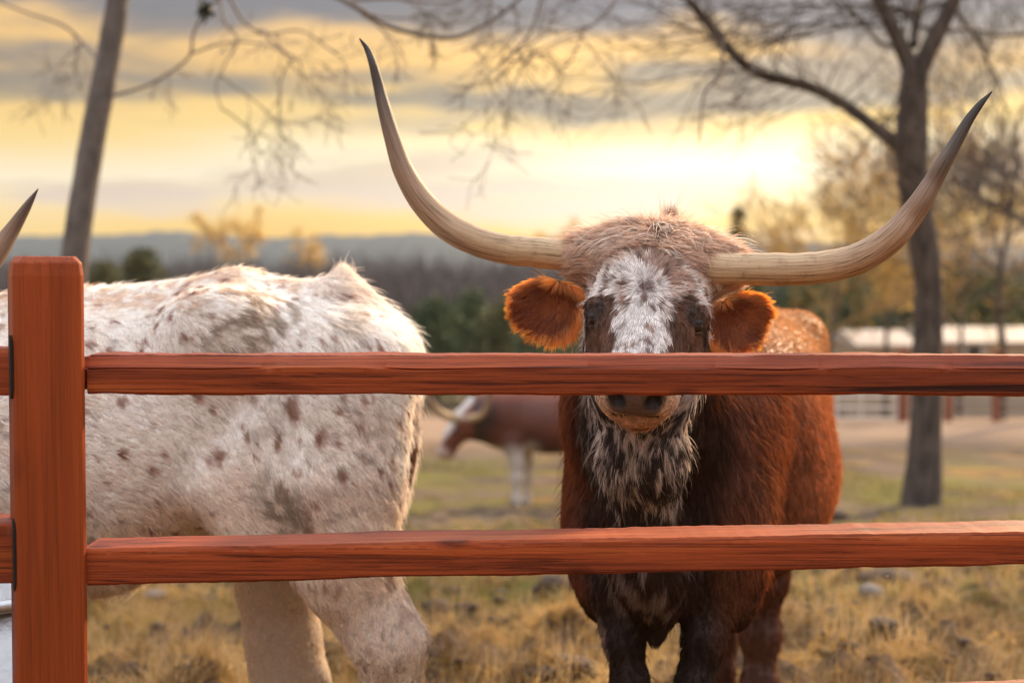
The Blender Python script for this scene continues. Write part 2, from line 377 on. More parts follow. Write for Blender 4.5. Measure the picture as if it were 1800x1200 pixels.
# --- the tree right of the brown cow
D = 13.0
base = at(1621, 890, D)
tr = thing('bare_tree', 'leafless forked tree standing behind the brown cow with one limb arching left over the field', 'tree', base)
trunk_part(tr, 'trunk', [base - [0, 0, .25], at(1621, 880, D), at(1626, 780, D), at(1630, 650, D), at(1632, 520, D), at(1622, 420, D), at(1606, 320, D), at(1603, 250, D), at(1608, 130, D)],
           [.31, .185, .148, .135, .128, .132, .142, .150, .12], bark, 16, 90, .06)
limb = [at(1604, 290, D), at(1580, 258, D + .05), at(1540, 225, D + .1), at(1480, 182, D + .2), at(1420, 152, D + .2), at(1330, 128, D + .1), at(1275, 80, D), at(1235, 30, D - .1), at(1200, -10, D - .2), at(1130, -60, D - .4)]
trunk_part(tr, 'limb', limb, [.085, .07, .06, .056, .054, .05, .044, .04, .034, .02], bark, 10, 50, .05)
trunk_part(tr, 'limb', [at(1609, 150, D), at(1596, 110, D), at(1574, 60, D), at(1545, 0, D), at(1510, -70, D), at(1480, -150, D)], [.09, .078, .07, .06, .05, .03], bark, 10, 30, .05)
trunk_part(tr, 'limb', [at(1608, 140, D), at(1630, 95, D), at(1652, 50, D), at(1676, 0, D), at(1700, -70, D), at(1730, -170, D)], [.095, .085, .075, .065, .055, .03], bark, 10, 30, .05)
trunk_part(tr, 'limb', [at(1606, 80, D), at(1608, 55, D + .1), at(1615, 20, D + .15), at(1625, -30, D + .2), at(1640, -130, D + .2)], [.045, .04, .037, .034, .02], bark, 8, 24, .05)
S = []
for q in spline(limb, 24)[6:]:
    for _ in range(2): grow(S, q, [R.normal(-.3, .6), R.normal(0, .5), R.uniform(-.2, 1)], R.uniform(.5, 1.0), .012, 2, .8, .2, .03, 3, .5, 4, .0025)
for px, py in ((1545, 0), (1676, 0), (1700, -70), (1510, -70), (1640, -130), (1730, -170), (1480, -150), (1590, 90), (1650, 60), (1615, 20)):
    for _ in range(3): grow(S, at(px, py, D), [R.normal(0, .8), R.normal(0, .6), R.uniform(-.25, .7)], R.uniform(.9, 1.6), .022, 2, .8, .18, .0, 4, .5, 5, .003)
twigs_part(tr, S, twig_dark)

# --- the slanting trunk behind the spotted cow and its hanging branches
D = 9.0
b0 = at(96, 930, D); b0[2] = ground_z(b0[0], D)
t2 = thing('slanted_tree', 'leafless tree with smooth slanting grey trunk behind the spotted cow', 'tree', b0)
tp = [b0 - [0, 0, .2], at(100, 800, D), at(115, 600, D), at(133, 440, D), at(150, 320, D), at(168, 220, D), at(187, 120, D), at(203, 30, D), at(215, -60, D), at(240, -220, D)]
trunk_part(t2, 'trunk', tp, [.13, .10, .09, .085, .08, .078, .074, .072, .07, .05], bark_grey, 14, 80, .05)
S = []
def branch(pts, r0, r1, kids=6, tw=.35, dd=D):
    P = spline([at(a, b_, dd + e) for a, b_, e in pts], 26)
    rr = np.linspace(r0, r1, 26) * TW
    for i in range(25): S.append((P[i], P[i + 1], rr[i], rr[i + 1]))
    for q in P[R.integers(4, 26, kids)]:
        grow(S, q, [R.normal(.1, .7), R.normal(0, .4), R.uniform(-1, .3)], R.uniform(.6, 1.2) * tw, .006, 2, .8, .25, -.05, 3, .5, 4, .002)
TW = .72
branch([(186, 130, 0), (150, 80, .2), (110, 45, .3), (40, 20, .4), (-60, -20, .4)], .016, .009, 3)
branch([(200, 168, 0), (260, 150, -.2), (310, 120, -.3), (335, 95, -.4), (340, 60, -.4), (362, 20, -.4), (420, -40, -.4)], .014, .012, 1)
branch([(335, 95, -.4), (400, 75, -.5), (470, 80, -.5), (530, 110, -.5)], .010, .004, 1)
branch([(400, -10, -.4), (430, 40, -.4), (470, 60, -.4), (530, 55, -.5), (590, 95, -.6)], .014, .005, 4)
branch([(385, -5, -.6), (395, 40, -.6), (418, 70, -.6), (400, 105, -.6), (380, 150, -.6), (388, 190, -.6)], .011, .005, 2)
branch([(420, -60, -.5), (560, -20, -.6), (630, 15, -.7), (680, 45, -.7), (745, 62, -.7), (800, 66, -.7), (850, 45, -.8), (900, 10, -.8), (960, -50, -.9)], .026, .014, 4, .35)
branch([(620, 0, -.7), (700, -2, -.8), (780, 5, -.8), (850, -20, -.8)], .014, .008, 4, .3)
branch([(960, -30, -.8), (930, 60, -.8), (880, 110, -.8), (850, 140, -.8)], .012, .004, 4, .3)
branch([(1100, -30, -.9), (1060, 30, -.9), (1010, 60, -.9), (930, 95, -.9)], .012, .004, 5, .4)
branch([(1270, 70, -1.5), (1268, 130, -1.5), (1240, 160, -1.5), (1232, 210, -1.5), (1230, 250, -1.5)], .012, .006, 2, .15)
twigs_part(t2, S, twig_grey, 'crown', 4)
lm = simple('dark evergreen leaf', (.02, .028, .012), .7)
mb = MB(); cc = at(364, 18, D - .4)
for i in range(60):
    p = Vector(cc + R.normal(0, .03, 3)); a = Matrix.Rotation(R.uniform(0, 6.3), 3, Vector(R.normal(0, 1, 3)).normalized())
    mb.add([p + a @ Vector(v) for v in ((0, -.03, 0), (.012, 0, 0), (0, .03, 0), (-.012, 0, 0))], [(0, 1, 2, 3)])
mb.build('leaf_cluster', lm, t2)

# --- bare trees and cedars of the far side of the paddock
def bare_tree(px, base_y, top_py, d, label, mat, density=2, kids=4, depth=4, rtrunk=.12, zr=(.28, .7), lf=1.0):
    g = float(ground_z(at(px, 470, d)[0], d, False)); b_ = at(px, 470, d); b_[2] = g
    top = at(px, top_py, d)[2]; h = top - g
    o = thing('leafless_tree', label, 'tree', b_, 'bare trees beyond the paddock')
    fork = h * .36
    trunk_part(o, 'trunk', [b_ - [0, 0, .2], b_ + [0, 0, fork * .5], b_ + [R.normal(0, .1), 0, fork], b_ + [R.normal(0, .25), 0, h * .7]], [rtrunk * 1.4, rtrunk, rtrunk * .8, rtrunk * .3], twig_dark, 8, 16)
    S_ = []
    for k in range(density * 4):
        a = R.uniform(0, 6.28); z = R.uniform(*zr)
        grow(S_, b_ + [0, 0, h * z], [math.cos(a), math.sin(a) * .8, R.uniform(.35, 1.3)], h * lf * R.uniform(.16, .30), rtrunk * .35, depth - 1, .75, .16, .05, kids, .55, 4, .008 * d / 40)
    twigs_part(o, S_, mat)
    if mat is twig_gold:       # leaf flecks added for the golden glow of backlit twigs
        A = np.array([s_[1] for s_ in S_]); A = A[R.integers(0, len(A), 2000 if d < 100 else 600)] + R.normal(0, .06 * d / 40, (2000 if d < 100 else 600, 3)); m_ = len(A); l_ = .0011 * d * R.uniform(.5, 1.3, (m_, 1))
        T = R.normal(0, 1, (m_, 3)); T /= np.linalg.norm(T, axis=1)[:, None]; B = np.cross(T, R.normal(0, 1, (m_, 3))); B /= np.linalg.norm(B, axis=1)[:, None]
        Vv = np.stack([A - T * l_, A + B * l_ * .5, A + T * l_, A - B * l_ * .5], 1).reshape(-1, 3)
        mesh_np('glow_leaves', Vv, np.arange(m_ * 4).reshape(-1, 4), o, leaf_gold, smooth=False)
    return o
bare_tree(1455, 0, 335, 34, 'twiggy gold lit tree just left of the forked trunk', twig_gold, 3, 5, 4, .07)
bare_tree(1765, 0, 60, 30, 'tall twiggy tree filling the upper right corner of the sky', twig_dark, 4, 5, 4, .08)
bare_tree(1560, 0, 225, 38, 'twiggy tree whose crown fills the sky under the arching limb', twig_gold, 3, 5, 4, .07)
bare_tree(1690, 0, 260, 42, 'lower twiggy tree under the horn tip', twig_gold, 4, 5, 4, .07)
bare_tree(1850, 0, 200, 26, 'dark limbed tree at the right edge above the long cream building', twig_dark, 3, 4, 4, .16)
far_kw = dict(zr=(.46, .78), lf=.5)
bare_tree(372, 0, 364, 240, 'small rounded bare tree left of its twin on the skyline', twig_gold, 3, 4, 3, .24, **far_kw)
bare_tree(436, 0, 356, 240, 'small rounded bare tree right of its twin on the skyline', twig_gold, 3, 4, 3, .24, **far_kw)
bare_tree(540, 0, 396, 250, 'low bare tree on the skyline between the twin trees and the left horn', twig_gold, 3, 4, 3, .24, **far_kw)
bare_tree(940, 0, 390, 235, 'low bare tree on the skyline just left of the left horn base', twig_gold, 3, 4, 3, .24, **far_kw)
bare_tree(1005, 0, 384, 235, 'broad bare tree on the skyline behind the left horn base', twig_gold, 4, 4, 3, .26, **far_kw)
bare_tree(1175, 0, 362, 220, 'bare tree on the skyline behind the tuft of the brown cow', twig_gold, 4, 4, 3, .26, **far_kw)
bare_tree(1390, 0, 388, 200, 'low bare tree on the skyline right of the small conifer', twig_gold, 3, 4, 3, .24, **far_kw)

leaf_cedar = simple('cedar foliage', (.062, .070, .020), .8, nscale=.9, col2=(.14, .125, .036))
leaf_deep = simple('deep cedar foliage', (.050, .076, .028), .8, nscale=.9, col2=(.105, .125, .042))
def cedar(px, top_py, d, wpx, label, mat):
    b_ = at(px, 470, d); b_[2] = float(ground_z(b_[0], d, False)); top = at(px, top_py, d)[2]; h = top - b_[2]; rr = wpx * 1.45 * d / 2500
    o = thing('cedar_tree', label, 'tree', b_, 'cedars beyond the paddock')
    trunk_part(o, 'trunk', [b_ - [0, 0, .2], b_ + [0, 0, h * .4], b_ + [0, 0, h * .9]], [.12, .09, .03], bark, 8, 10)
    n = 95; Vv = []
    for k in range(n):
        z = R.uniform(.05, 1) ** .8; prof_ = (1 - z ** 1.6) ** (.55 if wpx > 30 else .8) * (.6 + .4 * min(1, z / .12)); a = R.uniform(0, 6.28); rad = rr * prof_ * R.uniform(.35, 1.05)
        c_ = b_ + [math.cos(a) * rad, math.sin(a) * rad, z * h]; s_ = .10 * rr + .22 * rr * (1 - z) * .7 + .05
        m_ = 42; pts = c_ + R.normal(0, 1, (m_, 3)) * s_ * [1, 1, .8]
        A = R.normal(0, 1, (m_, 3)); A /= np.linalg.norm(A, axis=1)[:, None]; B = np.cross(A, R.normal(0, 1, (m_, 3))); B /= np.linalg.norm(B, axis=1)[:, None]
        l_ = (.05 + .035 * rr) * R.uniform(.6, 1.4, (m_, 1))
        Vv.append(np.stack([pts - A * l_, pts + B * l_ * .5, pts + A * l_, pts - B * l_ * .5], 1))
    Vv = np.concatenate(Vv).reshape(-1, 3); F_ = np.arange(len(Vv)).reshape(-1, 4)
    mesh_np('crown', Vv, F_, o, mat, smooth=False); return o
for a in ((250, 448, 62, 52, 'pointed olive cedar above the back of the spotted cow', leaf_cedar), (185, 470, 60, 48, 'blunt olive cedar beside the fence post', leaf_cedar),
          (765, 532, 52, 46, 'dark cedar nearest the rump of the spotted cow', leaf_deep), (828, 520, 56, 52, 'dark cedar midway between the two near cows', leaf_deep), (900, 535, 54, 58, 'cedar below the left ear of the brown cow', leaf_cedar), (975, 525, 50, 50, 'cedar hidden mostly behind the left ear', leaf_deep),
          (1297, 366, 72, 24, 'slim conifer whose tip stands above the skyline by the right horn base', leaf_cedar), (1310, 465, 58, 60, 'broad cedar below the slim conifer', leaf_cedar), (1400, 500, 55, 60, 'cedar above the hump of the brown cow', leaf_deep), (1485, 470, 60, 66, 'green cedar under the middle of the right horn', leaf_deep),
          (1555, 450, 64, 66, 'green cedar just left of the forked trunk', leaf_deep), (1690, 462, 62, 66, 'olive cedar just right of the forked trunk', leaf_cedar), (1760, 500, 56, 60, 'olive cedar behind the long cream building', leaf_cedar), (1835, 470, 60, 66, 'cedar at the right edge of the view', leaf_deep)):
    cedar(*a)

# ================================================================== buildings, far fence, gate
cream = simple('cream painted metal siding', (.42, .33, .235), .5, nscale=1.2, col2=(.48, .38, .275))
roofm = simple('pale weathered metal roof', (.36, .30, .25), .6, nscale=1.0, col2=(.42, .36, .31))
glass = simple('dark window glass', (.05, .05, .06), .1)
whitep = simple('white paint', (.62, .58, .53), .4, nscale=4, col2=(.7, .66, .62))
def shed(px0, px1, top_py, d, depth, label, name, windows=(), overhang=.15):
    a = at(px0, top_py, d); c_ = at(px1, top_py, d); g = float(np.interp(d, GY, GZ)) - .1; ht = a[2] - g
    cx = (a[0] + c_[0]) / 2; hw = (c_[0] - a[0]) / 2
    o = thing(name, label, 'building', (cx, d + depth / 2, g))
    MB().box((cx, d + depth / 2, g + (ht - .25) / 2), (hw, depth / 2, (ht - .25) / 2)).build('wall', cream, o)
    r = MB(); r.add([(cx - hw - overhang, d - overhang, g + ht - .25), (cx + hw + overhang, d - overhang, g + ht - .25), (cx + hw + overhang, d + depth + overhang, g + ht - .25), (cx - hw - overhang, d + depth + overhang, g + ht - .25),
                     (cx - hw - overhang, d - overhang, g + ht - .13), (cx + hw + overhang, d - overhang, g + ht - .13), (cx + hw + overhang, d + depth + overhang, g + ht - .13), (cx - hw - overhang, d + depth + overhang, g + ht - .13),
                     (cx - hw - overhang, d + depth / 2, g + ht + .25), (cx + hw + overhang, d + depth / 2, g + ht + .25)],
                    [(3, 2, 1, 0), (0, 1, 5, 4), (1, 2, 6, 5), (2, 3, 7, 6), (3, 0, 4, 7), (4, 5, 9, 8), (6, 7, 8, 9), (5, 6, 9), (7, 4, 8)])
    r.build('roof', roofm, o)
    for (wx, wy, ww, wh) in windows:
        p = at(wx, wy, d); f = MB()
        for sx in (-1, 1): f.box((p[0] + sx * ww / 2, d - .03, p[2]), (.04, .035, wh / 2 + .04))
        for sz in (-1, 1): f.box((p[0], d - .03, p[2] + sz * wh / 2), (ww / 2 - .04, .034, .04))
        f = f.build('window', whitep, o); MB().box((p[0], d - .012, p[2]), (ww / 2 - .04, .01, wh / 2 - .04)).build('pane', glass, f)
    return o
shed(1512, 1606, 598, 45, 4, 'short cream building left of the forked trunk behind the white gate', 'cream_shed')
shed(1648, 2300, 593, 46, 5, 'long low cream building right of the forked trunk with a small dark window', 'cream_building', ((1711, 617, .55, .5), (1985, 630, .7, .6), (2180, 630, .7, .6)))
wood_far = simple('weathered red brown fence wood', (.20, .065, .035), .8, nscale=8, col2=(.28, .10, .055), vscale=(1, 1, .2))
FD = 26.0
ff = thing('paddock_fence', 'red brown post and rail fence across the far side of the paddock', 'fence', (at(1700, 740, FD)[0], FD, float(ground_z(at(1700, 740, FD)[0], FD))))
fposts = [1667, 1750, 1833, 1916, 2000]
for px in fposts:
    x = at(px, 740, FD)[0]; z = float(ground_z(x, FD))
    MB().box((x, FD, z + .6), (.06, .06, .72)).build('post', wood_far, ff, bevel=.008)
wire = simple('dull grey wire', (.16, .13, .115), .6)
greyrail = simple('grey pipe rail', (.22, .19, .175), .6)
for i in range(len(fposts) - 1):
    for zz in (.12, .36, .66, .96):
        a = at(fposts[i], 740, FD); c_ = at(fposts[i + 1], 740, FD); g = float(ground_z(a[0], FD))
        V, F = segs_mesh([((a[0] + .06, FD, g + zz), (c_[0] - .06, FD, g + zz), .022, .022)], 8); mesh_np('rail', V, F, ff, greyrail)
gx0, gx1 = at(1440, 740, FD)[0], at(1587, 740, FD)[0]; gg = float(ground_z(gx0, FD))
gt = thing('pipe_gate', 'white metal pipe gate hung between two red brown posts before the short cream building', 'gate', ((gx0 + gx1) / 2, FD, gg))
for x in (gx0, gx1): MB().box((x, FD, gg + .62), (.075, .075, .74)).build('gate_post', wood_far, gt, bevel=.008)
for zz in (.06, .26, .46, .66, .88, 1.1):
    V, F = segs_mesh([((gx0 + .3, FD, gg + zz), (gx1 - .12, FD, gg + zz), .024, .024)], 8); mesh_np('gate_bar', V, F, gt, whitep)
for x in (gx0 + .3, (gx0 + gx1) / 2, gx1 - .12):
    V, F = segs_mesh([((x, FD, gg + .06), (x, FD, gg + 1.1), .026, .026)], 8); mesh_np('upright', V, F, gt, whitep)

# ================================================================== pasture litter: grass, clods, stones
def blades(n, xr, yr, ln, wd, lean, thr, seed, cell=2.2):
    x = R.uniform(*xr, n * 3); y = yr[0] + (yr[1] - yr[0]) * R.random(n * 3) ** 1.5
    P = np.stack([x, y, 0 * x], -1); k = np.where(fbm(P, cell, 3, seed) > thr)[0][:n]; x, y = x[k], y[k]; P = P[k]
    z = ground_z(x, y); n_ = len(k); a = vnoise(P, 3, seed + 3) * 9 + R.normal(0, .9, n_)
    l_ = R.uniform(*ln, n_); le = np.clip(R.normal(lean, .3, n_), .05, 1.5)
    dx, dy = np.cos(a) * np.sin(le), np.sin(a) * np.sin(le); dz = np.cos(le)
    p0 = np.stack([x, y, z - .005], -1); d_ = np.stack([dx, dy, dz], -1)
    p1 = p0 + d_ * l_[:, None] * .55; d2_ = d_ * [1, 1, .35] + R.normal(0, .15, (n_, 3)); p2 = p1 + d2_ * l_[:, None] * .5
    s = np.stack([-np.sin(a), np.cos(a), 0 * a], -1) * wd
    V = np.stack([p0 - s, p0 + s, p1 + s * .7, p1 - s * .7, p2 + s * .15, p2 - s * .15], 1).reshape(-1, 3)
    o = np.arange(n_)[:, None] * 6; F = np.concatenate([o + [0, 1, 2, 3], o + [3, 2, 4, 5]])
    return V, F
def blade_mat(name, c1, c2, tr=.35, patch=1.0):
    m, t_, b_ = new_mat(name); b_.inputs['Roughness'].default_value = .7
    c_ = nd(t_, 'ShaderNodeTexCoord'); n_ = nd(t_, 'ShaderNodeTexNoise', i_Scale=14.0, i_Detail=4.0); t_.links.new(c_.outputs['Object'], n_.inputs['Vector'])
    n2_ = nd(t_, 'ShaderNodeTexNoise', i_Scale=1.7, i_Detail=4.0); t_.links.new(c_.outputs['Object'], n2_.inputs['Vector'])
    f_ = mth(t_, 'ADD', mth(t_, 'MULTIPLY', n_.outputs['Fac'], .6), mth(t_, 'MULTIPLY_ADD', n2_.outputs['Fac'], 1.5, -.55))
    r_ = ramp(t_, [(.22, c1), (.72, c2)]); t_.links.new(f_, r_.inputs[0]); t_.links.new(r_.outputs[0], b_.inputs['Base Color'])
    tl = nd(t_, 'ShaderNodeBsdfTranslucent'); t_.links.new(r_.outputs[0], tl.inputs[0]); ms = nd(t_, 'ShaderNodeMixShader'); ms.inputs[0].default_value = tr
    t_.links.new(b_.outputs[0], ms.inputs[1]); t_.links.new(tl.outputs[0], ms.inputs[2]); t_.links.new(ms.outputs[0], t_.nodes['Material Output'].inputs[0]); return m
V, F = blades(52000, (-2.6, 3.4), (4.0, 9.5), (.04, .13), .0021, 1.0, .555, 21, 3.0)
tag(mesh_np('dry_grass', V, F, mat=blade_mat('dry straw grass', (.13, .078, .036), (.60, .37, .11)), smooth=False), kind='stuff')
def tufts(n, xr, yr, thr, seed):
    cs = []; xr_ = R.uniform(*xr, n * 4); yr_ = yr[0] + (yr[1] - yr[0]) * R.random(n * 4) ** 1.6
    k = np.where(fbm(np.stack([xr_, yr_, 0 * xr_], -1), 2.6, 3, seed) > thr)[0][:n]; cx, cyy_ = np.repeat(xr_[k], 20), np.repeat(yr_[k], 20); m = len(cx)
    sz = np.repeat(R.uniform(.5, 1.25, len(k)), 20); a = R.uniform(0, 6.28, m); le = np.abs(R.normal(.75, .35, m)); l_ = R.uniform(.04, .11, m) * sz
    x = cx + R.normal(0, .016, m); y = cyy_ + R.normal(0, .016, m); p0 = np.stack([x, y, ground_z(x, y) - .005], -1)
    d_ = np.stack([np.cos(a) * np.sin(le), np.sin(a) * np.sin(le), np.cos(le)], -1); p1 = p0 + d_ * l_[:, None] * .6; p2 = p1 + (d_ * [1.2, 1.2, .1] - [0, 0, .25]) * l_[:, None] * .5
    s = np.stack([-np.sin(a), np.cos(a), 0 * a], -1) * .0022
    V = np.stack([p0 - s, p0 + s, p1 + s * .7, p1 - s * .7, p2 + s * .15, p2 - s * .15], 1).reshape(-1, 3); o = np.arange(m)[:, None] * 6
    return V, np.concatenate([o + [0, 1, 2, 3], o + [3, 2, 4, 5]])
V, F = tufts(2600, (-2.6, 3.4), (4.1, 9), .535, 51)
tag(mesh_np('grass_tufts', V, F, mat=blade_mat('straw tufts', (.14, .084, .038), (.58, .36, .12)), smooth=False), kind='stuff')
V, F = blades(9000, (-2.6, 3.4), (4.2, 8.5), (.10, .24), .0018, .45, .5, 22)
tag(mesh_np('grass_stalks', V, F, mat=blade_mat('pale dry stalks', (.26, .17, .085), (.66, .46, .22)), smooth=False), kind='stuff')
V, F = blades(26000, (-4, 9), (6.3, 17), (.04, .12), .004, .6, .52, 23, .6)
tag(mesh_np('green_grass', V, F, mat=blade_mat('new green grass', (.11, .105, .025), (.27, .23, .05)), smooth=False), kind='stuff')
def lump(n=1, r=.1, seed=0):
    import bmesh
    bm = bmesh.new(); bmesh.ops.create_icosphere(bm, subdivisions=2, radius=1)
    V = np.array([v.co[:] for v in bm.verts]); F = np.array([[v.index for v in f.verts] for f in bm.faces]); bm.free()
    V = V * (.72 + .6 * fbm(V + seed * 7.3, 1.6, 3, seed))[:, None]; return V * r, F
dirt = simple('dark dry dirt', (.045, .030, .022), 1, nscale=20, col2=(.13, .088, .062), bump=.8)
LV, LF = [], []; off = 0
for i in range(1500):
    y = 4.3 + 5 * R.random() ** 1.6; x = R.uniform(-2.2, 3.0)
    if fbm(np.array([[x, y, 0.]]), 1.1, 2, 33)[0] < .49: continue
    V, F = lump(r=R.uniform(.008, .026) + .02 * R.random() ** 6, seed=i % 9); V = V * R.uniform([.8, .8, .35], [1.7, 1.5, .7]) + [x, y, float(ground_z(x, y))]
    LV.append(V); LF.append(F + off); off += len(V)
tag(mesh_np('dirt_clods', np.concatenate(LV), np.concatenate(LF), mat=dirt), kind='stuff')
stone_g = simple('pale grey stone', (.15, .13, .12), .9, nscale=10, col2=(.24, .21, .19), bump=.5)
def rock(px, py, wpx, hpx, mat, name, label, cat, group, seed):
    d = 4.5
    for _ in range(40): d += (CZ - at(px, py, d)[2] > CZ - float(ground_z(at(px, py, d)[0], d, False))) * -.0 + 0; break
    ds = np.linspace(3.5, 20, 900); zz = np.array([at(px, py + hpx * .4, q)[2] for q in ds]); xx = np.array([at(px, py, q)[0] for q in ds])
    g = ground_z(xx, ds); i = int(np.argmax(zz <= g)); d = ds[i]; s = d / 2500
    V, F = lump(seed=seed); V = V / .1 * [wpx * s * .55, wpx * s * .45, hpx * s * .62]; p = np.array([xx[i], d, g[i] + hpx * s * .3])
    o = mesh_np(name, V, F, mat=mat); o.location = p; tag(o, label, cat, group)
rock(768, 1066, 44, 24, dirt, 'dirt_clod', 'dark dirt clod in the straw just right of the hock of the spotted cow', 'clod', 'dark clods in the grass', 1)
rock(1562, 1012, 96, 26, dirt, 'dirt_clod', 'wide dark dirt mound just below the middle rail at right', 'clod', 'dark clods in the grass', 2)
rock(978, 1026, 60, 26, dirt, 'dirt_clod', 'dark flattened clod left of the front legs of the brown cow below the middle rail', 'clod', 'dark clods in the grass', 3)
rock(1468, 905, 50, 16, dirt, 'dirt_clod', 'small dark clod just above the middle rail beside the belly of the brown cow', 'clod', 'dark clods in the grass', 4)
rock(1530, 1042, 40, 22, stone_g, 'grey_stone', 'grey stone in front of the wide dirt mound', 'stone', None, 5)
rock(272, 1048, 40, 14, stone_g, 'flat_stone', 'flat grey stone in the grass under the belly of the spotted cow', 'stone', None, 6)
# ================================================================== cattle: bodies grown from blended volumes
class Vol:
    def __init__(s, lo, hi, h):
        s.lo = np.array(lo, float); s.h = h; s.n = np.ceil((np.array(hi) - s.lo) / h).astype(int) + 1
        s.D = np.full(s.n, 1.0, np.float32)
    def _reg(s, lo, hi):
        a = np.clip(np.floor((lo - s.lo) / s.h).astype(int), 0, s.n - 1); b = np.clip(np.ceil((hi - s.lo) / s.h).astype(int) + 1, 1, s.n)
        if (b <= a).any(): return None
        sl = tuple(slice(a[i], b[i]) for i in range(3))
        g = [(np.arange(a[i], b[i]) * s.h + s.lo[i]).astype(np.float32) for i in range(3)]
        return sl, g
    def _put(s, sl, d, k, sub):
        D = s.D[sl]
        if sub:
            m = np.maximum(D, -d); hh = np.maximum(k - np.abs(D + d), 0) / k; s.D[sl] = m + hh * hh * k * .25
        else:
            m = np.minimum(D, d); hh = np.maximum(k - np.abs(D - d), 0) / k; s.D[sl] = m - hh * hh * k * .25
    def ell(s, c, r, rot=None, k=.05, sub=False):
        c = np.array(c, float); r = np.array(r, float); ext = r if rot is None else np.abs(np.asarray(rot)) @ r
        q = s._reg(c - ext - k - .03, c + ext + k + .03)
        if q is None: return
        sl, g = q; X = g[0][:, None, None] - c[0]; Y = g[1][None, :, None] - c[1]; Z = g[2][None, None, :] - c[2]
        if rot is not None:
            M = np.asarray(rot); X, Y, Z = [M[0, i] * X + M[1, i] * Y + M[2, i] * Z for i in range(3)]
        k0 = np.sqrt((X / r[0]) ** 2 + (Y / r[1]) ** 2 + (Z / r[2]) ** 2); k1 = np.sqrt((X / r[0] ** 2) ** 2 + (Y / r[1] ** 2) ** 2 + (Z / r[2] ** 2) ** 2) + 1e-6
        s._put(sl, k0 * (k0 - 1) / k1, k, sub)
    def cone(s, p0, p1, r0, r1, k=.05, sub=False):
        p0 = np.array(p0, float); p1 = np.array(p1, float); rm = max(r0, r1) + k + .03
        q = s._reg(np.minimum(p0, p1) - rm, np.maximum(p0, p1) + rm)
        if q is None: return
        sl, g = q; v = p1 - p0; X = g[0][:, None, None] - p0[0]; Y = g[1][None, :, None] - p0[1]; Z = g[2][None, None, :] - p0[2]
        t = np.clip((X * v[0] + Y * v[1] + Z * v[2]) / v.dot(v), 0, 1)
        d = np.sqrt((X - t * v[0]) ** 2 + (Y - t * v[1]) ** 2 + (Z - t * v[2]) ** 2) - (r0 + (r1 - r0) * t)
        s._put(sl, d, k, sub)
    def chain(s, pts, k=.05):
        for a, b in zip(pts[:-1], pts[1:]): s.cone(a[0], b[0], a[1], b[1], k)
    def mesh(s, smooth=2):
        D = s.D; S = D < 0; n = s.n
        c = np.zeros(n - 1, np.int8)
        for i in (0, 1):
            for j in (0, 1):
                for k in (0, 1): c += S[i:n[0] - 1 + i, j:n[1] - 1 + j, k:n[2] - 1 + k]
        act = (c > 0) & (c < 8); idx = np.argwhere(act); ids = np.full(n - 1, -1, np.int32); ids[act] = np.arange(len(idx))
        acc = np.zeros((len(idx), 3)); cnt = np.zeros(len(idx))
        for ax in range(3):
            o1, o2 = [a for a in range(3) if a != ax]
            for i in (0, 1):
                for j in (0, 1):
                    a = idx.copy(); a[:, o1] += i; a[:, o2] += j; b = a.copy(); b[:, ax] += 1
                    da = D[a[:, 0], a[:, 1], a[:, 2]].astype(float); db = D[b[:, 0], b[:, 1], b[:, 2]].astype(float); m = (da < 0) != (db < 0)
                    t = np.where(m, da / np.where(m, da - db, 1), 0); p = a.astype(float); p[:, ax] += t; acc += p * m[:, None]; cnt += m
        V = acc / cnt[:, None] * s.h + s.lo
        Fs = []
        for ax in range(3):
            o1, o2 = (ax + 1) % 3, (ax + 2) % 3
            a = [slice(1, n[q] - 1) for q in range(3)]; a[ax] = slice(0, n[ax] - 1); b = list(a); b[ax] = slice(1, n[ax])
            e = S[tuple(a)] != S[tuple(b)]; q = np.argwhere(e); q += [1 if r != ax else 0 for r in range(3)]
            ins = S[q[:, 0], q[:, 1], q[:, 2]]
            f = []
            for (i, j) in ((1, 1), (0, 1), (0, 0), (1, 0)):
                w_ = q.copy(); w_[:, o1] -= i; w_[:, o2] -= j; f.append(ids[w_[:, 0], w_[:, 1], w_[:, 2]])
            f = np.stack(f, 1); f[~ins] = f[~ins][:, ::-1]; Fs.append(f)
        F = np.concatenate(Fs)
        for _ in range(smooth):
            a = np.zeros_like(V); ct = np.zeros(len(V))
            for i in range(4):
                np.add.at(a, F[:, i], V[F[:, (i + 1) % 4]] + V[F[:, i - 1]]); np.add.at(ct, F[:, i], 2)
            V = V * .5 + a / ct[:, None] * .5
        return V, F
def vnormals(V, F):
    fn = np.cross(V[F[:, 2]] - V[F[:, 0]], V[F[:, 3 if F.shape[1] == 4 else 1]] - V[F[:, 1 if F.shape[1] == 4 else 0]])
    Nn = np.zeros_like(V)
    if F.shape[1] == 3: fn = np.cross(V[F[:, 1]] - V[F[:, 0]], V[F[:, 2]] - V[F[:, 0]])
    for i in range(F.shape[1]): np.add.at(Nn, F[:, i], fn)
    return Nn / (np.linalg.norm(Nn, axis=1)[:, None] + 1e-12)
